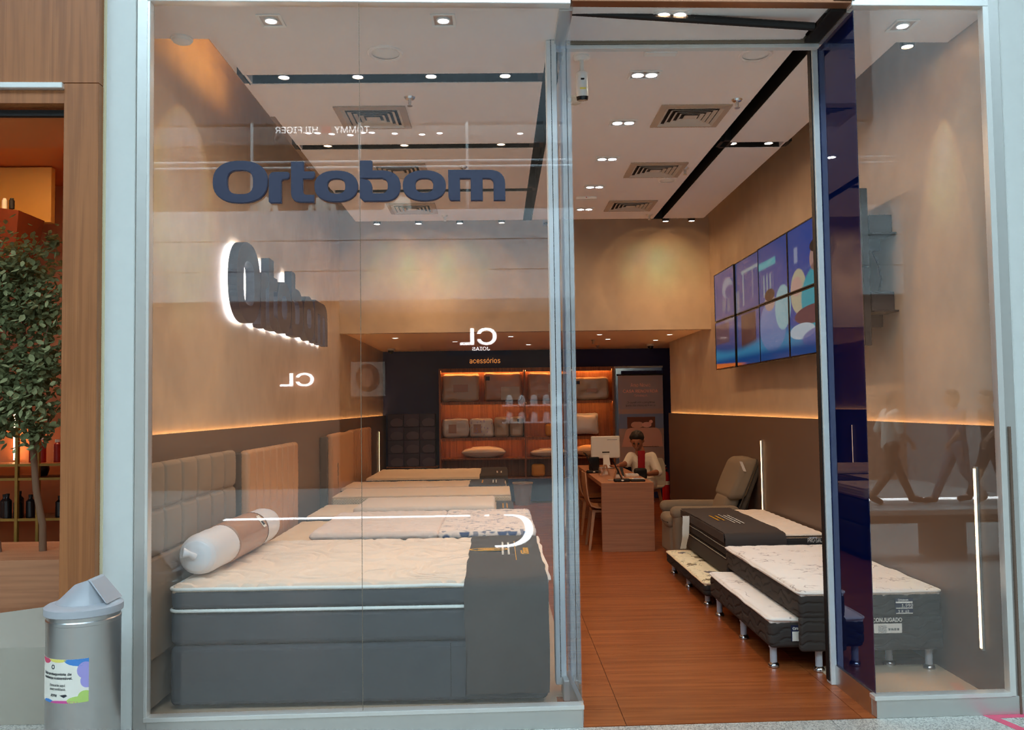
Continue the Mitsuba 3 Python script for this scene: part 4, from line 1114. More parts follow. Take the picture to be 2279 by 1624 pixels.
part(k, 'glass', lathe([(0, .003), (.035, .003), (.04, .012), (.042, .09), (.036, .105), (.034, .105), (.038, .088), (.036, .014), (0, .008)], (1.245, 6.0, ZD), 24), 'glass_clear', 40)
k = thing('phone_holder', 'black phone on a stand lying across the desk', 'phone'); part(k, 'stand', hull([[1.40, 5.9, ZD], [1.5, 5.9, ZD], [1.40, 5.98, ZD], [1.5, 5.98, ZD], [1.41, 5.97, ZD + .11], [1.49, 5.97, ZD + .11]]), 'black'); part(k, 'base_pad', box(1.36, 1.47, 5.72, 5.8, ZD, ZD + .018, .004), 'white')
for i, (x, y, w, d, h, mm, l) in enumerate(((1.59, 5.92, .15, .13, .03, 'paper', 'stack of white papers on the desk behind the card frames'), (1.58, 5.45, .15, .11, .016, 'paper', 'white booklet near the right edge of the desk'), (1.30, 5.42, .12, .07, .01, 'poster_bg', 'pinkish notepad near the left edge of the desk'), (1.47, 5.40, .08, .06, .022, 'tick3', 'small cream soap-shaped card holder on the desk'))):
    k = thing('papers', l, 'papers'); part(k, 'sheets', box(x - w / 2, x + w / 2, y - d / 2, y + d / 2, ZD, ZD + h, .003), mm)
    if i < 2: part(k, 'print', box(x - w * .3, x + w * .3, y - d * .3, y + d * .1, ZD + h, ZD + h + .001), 'sky_blue')


def shell_chair(label, x, y, ang, seatm, legm):
    k = thing('chair', label, 'chair')
    def P_(m): return place(m, x, y, 0, ang)
    path = [(-.24, .85), (-.235, .70), (-.215, .55), (-.18, .475), (-.10, .45), (.10, .45), (.21, .455)]
    path = np.array(path); n = 24; s = np.linspace(0, 1, len(path)); t = np.linspace(0, 1, n)
    px, pz = np.interp(t, s, path[:, 0]), np.interp(t, s, path[:, 1])
    W = np.interp(t, [0, .1, .4, .6, 1], [.15, .19, .21, .215, .19])
    V, F = [], []
    m_ = 9
    for off in (0, .014):
        for i in range(n):
            for j in range(m_):
                u = j / (m_ - 1) * 2 - 1
                V.append([px[i] - (off if t[i] < .5 else 0) + .02 * u * u * (t[i] < .5), u * W[i], pz[i] - (off if t[i] >= .5 else 0) + .02 * u * u * (t[i] >= .5)])
    def ix(l, i, j): return l * n * m_ + i * m_ + j
    for i in range(n - 1):
        for j in range(m_ - 1):
            for l in (0, 1): F += [[ix(l, i, j), ix(l, i + 1, j), ix(l, i + 1, j + 1)], [ix(l, i, j), ix(l, i + 1, j + 1), ix(l, i, j + 1)]]
    for i in range(n - 1):
        for j in (0, m_ - 1): F += [[ix(0, i, j), ix(0, i + 1, j), ix(1, i + 1, j)], [ix(0, i, j), ix(1, i + 1, j), ix(1, i, j)]]
    for j in range(m_ - 1):
        for i in (0, n - 1): F += [[ix(0, i, j), ix(0, i, j + 1), ix(1, i, j + 1)], [ix(0, i, j), ix(1, i, j + 1), ix(1, i, j)]]
    part(k, 'shell', P_(trimesh.Trimesh(V, F, process=False)), seatm, 50)
    part(k, 'seat_frame', P_(box(-.16, .16, -.15, .15, .405, .435, .004)), legm)
    for sx in (-1, 1):
        for sy in (-1, 1): part(k, 'leg', P_(hull([[sx * .14 + d, sy * .13 + e, .42] for d in (-.018, .018) for e in (-.018, .018)] + [[sx * .20 + d, sy * .19 + e, 0] for d in (-.012, .012) for e in (-.012, .012)])), legm)
    return k


shell_chair('wooden shell chair with splayed legs pushed up to the left of the desk', 1.20, 5.42, .0, 'wood_chair', 'wood_chair')
shell_chair('wooden shell chair at the left of the desk, behind the first one', 1.20, 6.55, .1, 'wood_chair', 'wood_chair')
shell_chair('grey shell chair under the seated person', 2.02, 7.52, math.pi + .9, 'plinth', 'wood_chair')


# ------------------------------------------------------------------ people
def body(J, bones, refine=.02, smooth=12):
    """One continuous skin: hulls of the spheres at both joints of every bone."""
    M = []
    for a, b in bones:
        hs = []
        for q in (a, b):
            p, r = J[q]; s = m3.Manifold.sphere(r, 16).translate([float(x) for x in p]); hs.append(s)
        M.append(m3.Manifold.batch_hull(hs))
    m = m3.Manifold.batch_boolean(M, m3.OpType.Add).refine_to_length(refine).to_mesh()
    m = trimesh.Trimesh(m.vert_properties[:, :3], m.tri_verts, process=True)
    trimesh.smoothing.filter_taubin(m, iterations=smooth); return m


def hand(p, d, side, curl=.5, s=1.0):
    """Palm, four fingers and a thumb: joints and bones."""
    p, d = np.array(p, float), np.array(d, float) / np.linalg.norm(d)
    side = np.array(side, float); side -= d * (side @ d); side /= np.linalg.norm(side); nrm = np.cross(d, side)
    J, B = {'w': (p, .025 * s), 'k0': (p + d * .08 * s + side * .03 * s, .012 * s), 'k3': (p + d * .075 * s - side * .03 * s, .012 * s), 'pm': (p + d * .045 * s, .02 * s)}, [('w', 'pm'), ('pm', 'k0'), ('pm', 'k3'), ('k0', 'k3')]
    for i, (o, l) in enumerate(((.03, .07), (.01, .08), (-.01, .074), (-.03, .058))):
        q = p + d * .08 * s + side * o * s
        for j, f in enumerate((.45, .3, .25)):
            ang = curl * (j + .6); e = d * math.cos(ang) + nrm * math.sin(ang)
            q2 = q + e * l * f * s; J[f'f{i}{j}'] = (q2, (.0085 - .001 * j) * s)
            if j == 0: J[f'f{i}b'] = (q, .0095 * s); B.append((f'f{i}b', f'f{i}0'))
            else: B.append((f'f{i}{j - 1}', f'f{i}{j}'))
            q = q2
    t0 = p + d * .025 * s + side * .028 * s; t1 = t0 + (d * .6 + side * .7) * .035 * s; t2 = t1 + (d * .9 + side * .2 + nrm * .3) * .03 * s
    J['t0'], J['t1'], J['t2'] = (t0, .013 * s), (t1, .0105 * s), (t2, .009 * s); B += [('pm', 't0'), ('t0', 't1'), ('t1', 't2')]
    return body(J, B, .006, 4)


def head(c, fwd, up=(0, 0, 1), s=1.0):
    c = np.array(c, float); f = np.array(fwd, float); f /= np.linalg.norm(f); u = np.array(up, float); u -= f * (u @ f); u /= np.linalg.norm(u); r = np.cross(f, u)
    def P_(x, y, z): return c + (r * x + f * y + u * z) * s
    J = {'sk': (P_(0, -.015, .03), .088 * s), 'br': (P_(0, .04, .03), .062 * s), 'jw': (P_(0, .055, -.07), .034 * s), 'ch': (P_(0, .062, -.092), .022 * s), 'jl': (P_(-.045, .01, -.06), .026 * s), 'jr': (P_(.045, .01, -.06), .026 * s), 'ckl': (P_(-.038, .058, -.02), .026 * s), 'ckr': (P_(.038, .058, -.02), .026 * s),
         'n0': (P_(0, .098, .01), .009 * s), 'n1': (P_(0, .113, -.028), .012 * s), 'nk': (P_(0, -.03, -.10), .055 * s), 'el': (P_(-.082, -.005, -.005), .018 * s), 'er': (P_(.082, -.005, -.005), .018 * s), 'l0': (P_(-.016, .092, -.058), .009 * s), 'l1': (P_(.016, .092, -.058), .009 * s)}
    B = [('sk', 'br'), ('br', 'jw'), ('jw', 'ch'), ('sk', 'jl'), ('sk', 'jr'), ('jl', 'ch'), ('jr', 'ch'), ('br', 'ckl'), ('br', 'ckr'), ('ckl', 'jw'), ('ckr', 'jw'), ('n0', 'n1'), ('br', 'n0'), ('sk', 'nk'), ('sk', 'el'), ('sk', 'er'), ('l0', 'l1'), ('jw', 'l0'), ('jw', 'l1')]
    eyes = [trimesh.creation.icosphere(2, .012 * s).apply_translation(P_(x, .094, .012)) for x in (-.032, .032)]
    hairJ = {'a': (P_(0, -.03, .045), .096 * s), 'b': (P_(0, .03, .085), .058 * s), 'c': (P_(0, -.055, -.02), .075 * s), 'd': (P_(-.06, .005, .06), .042 * s), 'e': (P_(.06, .005, .06), .042 * s), 'f': (P_(0, -.06, -.06), .05 * s)}
    hair = body(hairJ, [('a', 'b'), ('a', 'c'), ('a', 'd'), ('a', 'e'), ('c', 'f'), ('b', 'd'), ('b', 'e')], .02, 4)
    return J, B, eyes, hair


def merge(J0, B0, J1, B1, pre):
    J0.update({pre + k: v for k, v in J1.items()}); B0 += [(pre + a, pre + b) for a, b in B1]


def person(label, J, B, hd, shirt, pants, hairm, skin='skin', hands=(), extra=(), shoes='black', shirt_bones=(), pants_bones=(), group=None):
    k = thing('person', label, 'person', group)
    hj, hb, eyes, hair = hd
    merge(J, B, hj, hb, 'h_')
    part(k, 'body', body(J, B, .02, 8), skin, True)
    for h_ in hands: part(k, 'hand', h_, skin, True)
    part(k, 'hair', hair, hairm, True)
    for e in eyes: part(k, 'eye', e, 'black_gloss', True)
    def grow(bs, g): return body({q: (J[q][0], J[q][1] + g) for b in bs for q in b}, list(bs), .02, 6)
    if shirt_bones: part(k, 'shirt', grow(shirt_bones, .014), shirt, True)
    if pants_bones: part(k, 'trousers', grow(pants_bones, .012), pants, True)
    return k, J


# seated at the far right of the desk, looking down
S = lambda *p: np.array(p, float)
J = {'hip': (S(1.99, 7.50, .53), .13), 'hl': (S(2.07, 7.46, .52), .095), 'hr': (S(1.90, 7.50, .52), .095), 'ch': (S(1.955, 7.48, .78), .115), 'sl': (S(2.10, 7.42, .885), .05), 'sr': (S(1.82, 7.47, .885), .05), 'nk': (S(1.945, 7.45, 1.0), .05),
     'el': (S(2.16, 7.30, .68), .045), 'wl': (S(2.00, 7.14, .67), .03), 'er': (S(1.745, 7.36, .80), .043), 'wr': (S(1.64, 7.25, .79), .028), 'kl': (S(1.94, 7.05, .52), .07), 'kr': (S(1.80, 7.10, .52), .07), 'al': (S(1.86, 7.06, .09), .045), 'ar': (S(1.75, 7.12, .09), .045), 'tl': (S(1.82, 6.93, .04), .035), 'tr': (S(1.70, 6.99, .04), .035)}
B = [('hip', 'ch'), ('hip', 'hl'), ('hip', 'hr'), ('ch', 'sl'), ('ch', 'sr'), ('ch', 'nk'), ('sl', 'el'), ('el', 'wl'), ('sr', 'er'), ('er', 'wr'), ('hl', 'kl'), ('kl', 'al'), ('hr', 'kr'), ('kr', 'ar'), ('al', 'tl'), ('ar', 'tr')]
fw = (-.25, -.85, -.45)
pk, J = person('seated dark-haired person in a white jacket over a red top behind the desk', J, B, head((1.90, 7.40, 1.10), fw), 'cloth_white', 'cloth_white', 'hair', hands=(hand((1.99, 7.13, .67), (-.6, -.3, -.1), (0, -1, .3), .7), hand((1.63, 7.24, .785), (-.7, -.35, -.15), (.3, -1, 0), .3)),
               shirt_bones=(('hip', 'ch'), ('ch', 'sl'), ('ch', 'sr'), ('sl', 'el'), ('sr', 'er'), ('hip', 'hl'), ('hip', 'hr')), pants_bones=(('hip', 'hl'), ('hip', 'hr'), ('hl', 'kl'), ('hr', 'kr'), ('kl', 'al'), ('kr', 'ar')))
part(pk, 'red_top', hull([[1.90, 7.325, .97], [1.99, 7.32, .97], [1.895, 7.32, .68], [1.985, 7.315, .66], [1.90, 7.36, .97], [1.99, 7.36, .97], [1.895, 7.36, .68], [1.985, 7.36, .66]]), 'red_cloth', True)
k = thing('handbag', 'black bag held on the lap of the seated person', 'bag'); part(k, 'pouch', rbox(1.80, 1.97, 7.03, 7.13, .61, .75, .03, (4, 3, 4), 2, f=lumpy(.03, [9, 9, 9], 2)), 'black', True)


def walker(label, x, y, shirt, pants, hairm, d=1, stride=.34, skin='skin_light', ht=1.0):
    """Walks along x; built in the mirrored hall and turned with it."""
    def Q(px, py, pz): return (R2 @ np.array([x + d * px, y + py, pz * ht, 1]))[:3]
    J = {'hip': (Q(0, 0, .92), .125), 'hl': (Q(0, -.08, .88), .10), 'hr': (Q(0, .08, .88), .10), 'ab': (Q(.01, 0, 1.08), .12), 'ch': (Q(.03, 0, 1.28), .135), 'sl': (Q(.02, -.18, 1.40), .06), 'sr': (Q(.02, .18, 1.40), .06), 'nk': (Q(.04, 0, 1.48), .055),
         'el': (Q(-.10, -.23, 1.15), .043), 'wl': (Q(.0, -.24, .92), .029), 'er': (Q(.06, .23, 1.14), .043), 'wr': (Q(.22, .22, .96), .029), 'kl': (Q(.16, -.08, .50), .062), 'al': (Q(stride, -.08, .10), .042), 'tl': (Q(stride + .15, -.08, .05), .035), 'kr': (Q(-.06, .08, .50), .062), 'ar': (Q(-stride, .08, .14), .042), 'tr': (Q(-stride + .12, .08, .045), .035)}
    B = [('hip', 'ab'), ('ab', 'ch'), ('hip', 'hl'), ('hip', 'hr'), ('ch', 'sl'), ('ch', 'sr'), ('ch', 'nk'), ('sl', 'el'), ('el', 'wl'), ('sr', 'er'), ('er', 'wr'), ('hl', 'kl'), ('kl', 'al'), ('hr', 'kr'), ('kr', 'ar'), ('al', 'tl'), ('ar', 'tr')]
    fwd = R2[:3, :3] @ np.array([d, 0, 0.])
    k, J = person(label, J, B, head(Q(.07, 0, 1.62), fwd), shirt, pants, hairm, skin, hands=(hand(Q(.0, -.24, .92), Q(.02, -.24, .8) - Q(0, -.24, .92), fwd, .4), hand(Q(.22, .22, .96), Q(.27, .22, .86) - Q(.22, .22, .96), fwd, .4)),
                  shirt_bones=(('hip', 'ab'), ('ab', 'ch'), ('ch', 'sl'), ('ch', 'sr'), ('sl', 'el'), ('sr', 'er')), pants_bones=(('hip', 'hl'), ('hip', 'hr'), ('hl', 'kl'), ('hr', 'kr'), ('kl', 'al'), ('kr', 'ar')))
    for q in 'lr': part(k, 'shoe', body({'a': (J['a' + q][0] - [0, 0, .03], .05), 't': (J['t' + q][0], .045)}, [('a', 't')], .02, 3), 'black', True)


walker('walking person in white shirt and brown shorts, reflected in the right window', 6.1, -9.0, 'cloth_white', 'mall_wood', 'hair', 1)
walker('walking person in a grey shirt and grey trousers, reflected in the right window', 7.1, -8.9, 'cloth_grey', 'cloth_grey', 'hair', -1)
walker('walking person in dark clothes, reflected at the right edge of the right window', 7.75, -9.1, 'cloth_dark', 'cloth_dark', 'hair', -1)

# ------------------------------------------------------------------ shelving at the back
sh = thing('shelf_unit', 'large lit wooden shelf unit on the back wall', 'shelf')
SX0, SX1, SY0, SY1 = -.96, 1.95, 9.96, 10.33
part(sh, 'back_board', box(SX0, SX1, SY1 - .02, SY1, .42, 2.23), 'wood_shelf')
part(sh, 'side', box(SX0, SX0 + .03, SY0, SY1 - .02, .0, 2.23), 'wood_shelf'); part(sh, 'side', box(SX1 - .03, SX1, SY0, SY1 - .02, 0, 2.23), 'wood_shelf')
part(sh, 'divider', box(.45, .475, SY0 + .01, SY1 - .02, .42, 2.20), 'wood_shelf'); part(sh, 'divider', box(1.22, 1.245, SY0 + .01, SY1 - .02, .42, 2.20), 'wood_shelf')
part(sh, 'top', box(SX0, SX1, SY0, SY1 - .02, 2.20, 2.232), 'wood_shelf')
for z in (1.655, 1.06, .72, .395): part(sh, 'shelf', box(SX0 + .03, SX1 - .03, SY0 + .01, SY1 - .02, z, z + .022), 'wood_shelf')
for x0, x1 in ((-.93, -.24), (-.24, .45), (.475, 1.2), (1.2, 1.92)):
    d_ = part(sh, 'drawer', box(x0 + .004, x1 - .004, SY0 + .002, SY0 + .02, .03, .39, .003), 'navy_wall')
for x0, x1 in ((-.92, .44), (.48, 1.215), (1.25, 1.91)):
    part(sh, 'light_strip', box(x0, x1, SY1 - .05, SY1 - .035, 2.185, 2.198), 'white', light=emit(WARM * [1, .62, .25] * 16, .8))
    part(sh, 'light_strip', box(x0, x1, SY0 + .02, SY0 + .03, 2.185, 2.199), 'white', light=emit(WARM * [1, .66, .3] * 42, .8))  # front strip added to brighten the package fronts
    part(sh, 'front_lip', box(x0, x1, SY0, SY0 + .012, 2.165, 2.2), 'wood_shelf'); part(sh, 'front_lip', box(x0, x1, SY0 + .01, SY0 + .022, 1.034, 1.06), 'wood_shelf'); part(sh, 'front_lip', box(x0, x1, SY0 + .01, SY0 + .022, 1.63, 1.655), 'wood_shelf')
    part(sh, 'light_strip', box(x0, x1, SY0 + .03, SY0 + .04, 1.642, 1.654), 'white', light=emit(WARM * [1, .7, .35] * 26, .8))  # added strip under the shelf, brightens the second row
    part(sh, 'light_strip', box(x0, x1, SY0 + .03, SY0 + .04, 1.045, 1.055), 'white', light=emit(WARM * [1, .62, .25] * 22, .8))
part(wb, 'lettering', text('acessórios', .085, (-.46, YB - .014, 2.335), EX, EZ, .01, width=.52), 'gold', light=emit([.75, .26, .06], .1))  # glow added to the letters to brighten them


def pack(label, x0, x1, z0, z1, m, depth=.24, y0=None, win=None, cat='bedding package', group='wrapped bedding packages on the shelves', seed=0, name='bedding_package', badge=None):
    k = thing(name, label, cat, group)
    y0 = SY0 + .03 if y0 is None else y0
    bg_ = part(k, 'bag', rbox(x0, x1, y0, y0 + depth, z0 + .002, z1, .05, (14, 8, 14), 3, f=lumpy(.03, [9, 9, 9], seed)), m, True)
    if win: part(bg_, 'card', box(x0 + (x1 - x0) * win[0], x0 + (x1 - x0) * win[1], y0 - .012, y0 - .004, z0 + (z1 - z0) * win[2], z0 + (z1 - z0) * win[3]), win[4])
    if badge: part(bg_, 'badge', box(x0 + (x1 - x0) * badge[0], x0 + (x1 - x0) * (badge[0] + .11), y0 - .012, y0 - .006, z0 + (z1 - z0) * badge[1], z0 + (z1 - z0) * (badge[1] + .14)), 'navy')
    return k


pack('wrapped duvet package at the left end of the top shelf', -.90, -.30, 1.68, 2.14, 'film_grey', seed=1, win=(.3, .7, .35, .62, 'film_brown'))
pack('wrapped duvet package with a dark badge, second from the left on the top shelf', -.21, .41, 1.68, 2.16, 'film_brown', seed=2, win=(.45, .95, .05, .5, 'film_grey'), badge=(.04, .72))
pack('wrapped duvet package in the middle of the top shelf', .52, 1.19, 1.68, 2.15, 'film_brown', seed=3, win=(.5, .9, .3, .6, 'film_grey'))
pack('wrapped duvet package with a dark badge at the right end of the top shelf', 1.29, 1.86, 1.68, 2.06, 'film_grey', seed=4, win=(.35, .65, .35, .5, 'film_brown'), badge=(.05, .7))
pack('plain cream pillow package at the left of the second shelf', -.90, -.47, 1.085, 1.40, 'film_white', seed=5, win=(.22, .52, .25, .7, 'film_brown'), cat='pillow package')
k = pack('flower-printed pillow package on the second shelf', -.455, -.065, 1.085, 1.40, 'film_white', seed=6, win=(.15, .48, .25, .7, 'film_brown'), cat='pillow package')
for i in range(16):
    cx, cz = rng.uniform(-.43, -.09), rng.uniform(1.12, 1.37); part(k, 'flower', basis(ext(ell(cx, cz, .008, .012, 2, 8), .002), (0, SY0 + .018, 0), EX, EZ), 'lilac')
pack('beige box-shaped pillow package, third on the second shelf', -.045, .19, 1.085, 1.42, 'film_grey', seed=7, cat='pillow package', win=(.55, .9, .7, .85, 'film_brown'))
pack('beige box-shaped pillow package beside the shelf divider', .21, .435, 1.085, 1.43, 'film_grey', seed=8, cat='pillow package', badge=(.55, .72))
pack('small crumpled gold bag on the second shelf behind the post', .80, 1.0, 1.085, 1.30, 'gold', .18, seed=9, cat='gift bag', group=None)


def pillow(label, cx, cy, cz, w, h, d, rx=0., m='tick', band=None):
    k = thing('pillow', label, 'pillow', None)
    def f(v, n):
        u, s = v[:, 0] / (w / 2), v[:, 1] / (h / 2); v = v.copy()
        t = np.clip((1 - np.abs(u) ** 2.6) * (1 - np.abs(s) ** 2.6), 0, 1) ** .6
        v[:, 2] *= .12 + .88 * t; v[:, 0] *= 1 - .08 * (1 - s ** 2); v[:, 1] *= 1 - .08 * (1 - u ** 2); return v + n * ((meshkit.noise(v * 14 + 3) - .5) * .008)[:, None]
    m_ = rbox(-w / 2, w / 2, -h / 2, h / 2, -d / 2, d / 2, d * .4, (16, 12, 3), 3, f=f)
    M = trimesh.transformations.rotation_matrix(rx, [1, 0, 0]); M[:3, 3] = [cx, cy, cz]
    m_.apply_transform(M); part(k, 'cushion', m_, m, True)
    if band:
        q = rbox(-w * .5, -w * .2, -h / 2 * .9, h / 2 * .9, -d / 2 * 1.04, d / 2 * 1.04, d * .4, (6, 12, 3), 3, f=f); q.apply_transform(M); part(k, 'printed_band', q, band, True)
    return k


pillow('white plastic-wrapped pillow standing upright on the right of the second shelf', 1.48, SY0 + .17, 1.29, .46, .38, .16, 1.35, 'film_white')
pillow('white pillow with a brown band lying on the third shelf', -.23, SY0 + .16, .84, .78, .30, .19, 0, 'film_white', 'film_brown')
pillow('white pillow lying on the third shelf right of the divider', .86, SY0 + .16, .82, .66, .30, .15, 0, 'film_white', 'film_brown')
pillow('cream pillow lying on the third shelf behind the screen', 1.56, SY0 + .16, .84, .60, .30, .19, 0, 'tick3')
pack('small crumpled gold gift bag on the bottom shelf', .56, .78, .42, .63, 'gold', .16, seed=12, cat='gift bag', group=None)

wt = thing('waste_basket', 'pale ribbed waste basket in front of the shelf drawers', 'waste basket')
part(wt, 'bucket', lathe([(0, .01), (.12, .0), (.155, .33), (.165, .335), (.165, .345), (.15, .345), (.115, .02), (0, .02)], (.40, 9.72, 0), 28), 'grey_plastic', 40)
part(wt, 'rim', lathe([(.155, .345), (.168, .345), (.168, .36), (.155, .36)], (.40, 9.72, 0), 28), 'white', 40)

cab = thing('side_cabinet', 'dark low cabinet under the purple cartons at the back left', 'cabinet')
part(cab, 'body', box(XL + .06, -1.0, 9.98, 10.32, .03, .60, .004), 'charcoal'); part(cab, 'top', box(XL + .05, -.99, 9.96, 10.33, .60, .62, .002), 'wood_shelf')
cc = ('left', 'middle', 'right')
for r_i, z in enumerate((.622, .84, 1.058, 1.276)):
    for c_i in range(3):
        if r_i == 0 and c_i == 0 and False: continue
        k = thing('carton', f'dark purple carton at the back left, {("bottom", "second", "third", "top")[r_i]} row, {cc[c_i]} column', 'carton', 'purple cartons at the back left')
        x0 = XL + .08 + .262 * c_i
        part(k, 'box', box(x0, x0 + .255, 10.0, 10.28, z, z + .214, .004), 'carton_dark' if (r_i + c_i) % 2 else 'carton')
        part(k, 'picture', wallpoly(ell(.15, .07, .11, .075, 2, 20).intersection(sbox(.01, .012, .245, .2)), (x0, 9.9995, z), EX, EZ, .0015), 'carton_print')

bn = thing('banner', 'tall printed banner with a bed picture hanging before the back door', 'banner')
bx0, bx1, by = 2.0, 2.74, 9.85
def bp(n, p, m, h=.001): return part(bn, n, wallpoly(p, (0, by, 0), EX, EZ, h), m)
part(bn, 'fabric', box(bx0, bx1, by, by + .006, .60, 2.08), 'banner_mid')
part(bn, 'top_bar', tube([(bx0 - .02, by, 2.085), (bx1 + .02, by, 2.085)], .012, 10), 'black', True); part(bn, 'base_bar', box(bx0 - .02, bx1 + .02, by - .03, by + .03, .575, .60, .004), 'offwhite')
part(bn, 'pole', tube([(2.37, by + .03, .0), (2.37, by + .03, 2.08)], .01, 8), 'steel', True); part(bn, 'foot', box(2.2, 2.55, by - .08, by + .12, 0, .015, .003), 'steel')
bp('upper_field', sbox(bx0, 1.52, bx1, 2.08), 'banner_top'); bp('wall_picture', sbox(bx0, 1.20, bx1, 1.44), 'banner_blue', .002)
bp('headboard_picture', sbox(bx0 + .14, 1.20, bx1 - .14, 1.39), 'banner_wood', .003)
bp('bed_picture', Polygon([(bx0 + .10, 1.12)] + bez((bx0 + .10, 1.12), (bx0 + .12, 1.21), (bx0 + .2, 1.21)) + bez((bx1 - .14, 1.21), (bx1 - .06, 1.21), (bx1 - .03, 1.05)) + [(bx1 - .02, .9), (bx0 + .04, .9)]), 'banner_bed', .004)
bp('pillow_picture', ell(bx0 + .30, 1.26, .10, .05, 2.6, 24), 'banner_bed', .005); bp('sleeper_picture', ell(bx0 + .46, 1.26, .08, .045, 2, 20).union(ell(bx0 + .53, 1.31, .03, .03, 2, 16)), 'banner_pink', .006)
bp('bed_shadow_line', sbox(bx0 + .25, .898, bx1 - .09, .906), 'banner_wood', .006)
part(bn, 'lettering', text('Ano Novo', .062, (2.37, by - .0015, 1.885), EX, EZ, center=True, width=.33), 'banner_pink')
part(bn, 'lettering', text('CASA RENOVADA', .05, (2.37, by - .0015, 1.79), EX, EZ, bold=True, center=True, width=.58), 'banner_pink')
part(bn, 'lettering', text('Ortobom', .036, (2.37, by - .0015, 1.725), EX, EZ, center=True, width=.22), 'banner_pink')
part(bn, 'lettering', text('O conforto completo', .032, (2.37, by - .0015, 1.615), EX, EZ, center=True, width=.46), 'print_dark')
part(bn, 'lettering', text('para um novo começo.', .032, (2.37, by - .0015, 1.565), EX, EZ, center=True, width=.50), 'print_dark')
fe = thing('fire_extinguisher', 'red fire extinguisher at the end of the right wall', 'fire extinguisher')
part(fe, 'cylinder', lathe([(0, .10), (.055, .10), (.06, .12), (.06, .46), (.04, .52), (.018, .54), (0, .54)], (2.64, 9.25, 0), 24), 'red', 40)
part(fe, 'valve', box(2.62, 2.66, 9.22, 9.28, .54, .58, .004), 'black'); part(fe, 'handle', box(2.56, 2.66, 9.235, 9.265, .58, .595, .004), 'red')
part(fe, 'hose', tube([(2.62, 9.22, .56), (2.56, 9.2, .5), (2.57, 9.19, .3)], .009, 8), 'black', True)
part(fe, 'label_sheet', lathe([(.0605, .33), (.0605, .39)], (2.64, 9.25, 0), 24), 'paper', 40); part(fe, 'stand', lathe([(0, 0), (.07, 0), (.07, .10), (0, .10)], (2.64, 9.25, 0), 24), 'red', 40)

# ------------------------------------------------------------------ the neighbouring shop on the left
nb_ = struct('wall_wood', fac(box(-4.2, -1.958, -.06, .02, 3.232, WALL_ABOVE)), 'wood_v', label='wood-panelled portal of the neighbouring shop')
part(nb_, 'post', fac(box(-2.127, -1.958, -.06, .10, 0, 3.229, .002)), 'wood_v')
part(nb_, 'header', fac(box(-4.2, -2.128, -.055, .06, 3.13, 3.195)), 'wood_v')
part(nb_, 'metal_strip', fac(box(-4.2, -2.125, -.085, -.03, 3.197, 3.226, .003)), 'alum_bright')
part(nb_, 'soffit', box(-4.2, -2.14, .06, .55, 3.11, 3.14), 'orange_ceiling')
part(nb_, 'glazing_rail', fac(box(-4.2, -2.128, .0, .03, 3.085, 3.115)), 'black')
struct('wall_neighbour', box(-4.2, -2.1, 2.7, 2.8, 0, 3.5), 'pinkwall', label='salmon inner wall of the neighbouring shop')
struct('wall_neighbour', box(-2.13, -2.1, .06, 2.7, 0, 3.5), 'pinkwall'); struct('wall_neighbour', box(-4.3, -4.2, -.1, 2.8, 0, 3.6), 'pinkwall')
struct('floor', box(-4.2, -2.13, -.05, 2.7, -.06, -.001), 'granite'); struct('ceiling', box(-4.2, -2.1, .3, 2.75, 3.45, 3.5), 'orange_ceiling')
part('wall_neighbour', 'mustard_panel', box(-4.2, -3.32, 2.1, 2.16, 3.02, 3.44, .003), 'mustard')
k = thing('hanging_cabinet', 'dark red wooden hanging cabinet in the neighbouring shop', 'cabinet')
part(k, 'body', hull([[-4.1, 1.7, 2.62], [-3.42, 1.7, 2.62], [-3.36, 1.7, 2.72], [-3.34, 1.7, 3.02], [-4.1, 1.7, 3.12], [-4.1, 2.05, 2.62], [-3.42, 2.05, 2.62], [-3.34, 2.05, 3.02], [-4.1, 2.05, 3.12]]), 'darkred')
for i, x in enumerate((-3.62, -3.46, -3.41)):
    k = thing('jar', f'small {("white", "cream", "black")[i]} jar on top of the dark red cabinet', 'jar'); part(k, 'jar_body', lathe([(0, 0), (.018, 0), (.018, .06), (.012, .066), (.012, .075), (0, .075)], (x, 1.74, 3.04 + .02 * (x < -3.5)), 14), ('white', 'offwhite', 'black')[i], 40)
single('neighbour_fill_lamp', box(-3.6, -2.6, .9, 1.5, 3.43, 3.445), 'white', 'added flat lamp that lights the neighbouring shop', 'ceiling light', light=emit(WARM * [1, .9, .72] * 9, 2))  # unseen lamp added to light the inside of this shop
single('light_bar', box(-3.30, -3.288, 1.6, 1.615, 1.28, 1.64), 'lens_white', 'thin vertical lamp glowing behind the small tree', 'light bar', light=emit(WARM * [1, .9, .7] * 14, .5))

tr = thing('ficus_tree', 'small leafy indoor tree inside the neighbouring shop', 'tree')
part(tr, 'trunk', tube([(-2.63, .72, .60), (-2.65, .74, .95), (-2.70, .76, 1.15), (-2.72, .76, 1.4), (-2.76, .76, 1.75), (-2.80, .78, 2.2)], [.022, .02, .019, .018, .014, .008], 10), 'bark', True)
part(tr, 'trunk', tube([(-2.86, .70, .60), (-2.90, .72, .85), (-2.98, .72, 1.05), (-3.05, .74, 1.3), (-3.05, .76, 1.7)], [.024, .022, .02, .016, .01], 10), 'bark', True)
part(tr, 'branch', tube([(-2.72, .76, 1.38), (-2.64, .74, 1.5), (-2.58, .72, 1.62)], [.009, .007, .004], 8), 'bark', True); part(tr, 'branch', tube([(-2.75, .76, 1.7), (-2.66, .72, 1.9), (-2.6, .68, 2.1)], [.009, .007, .004], 8), 'bark', True)


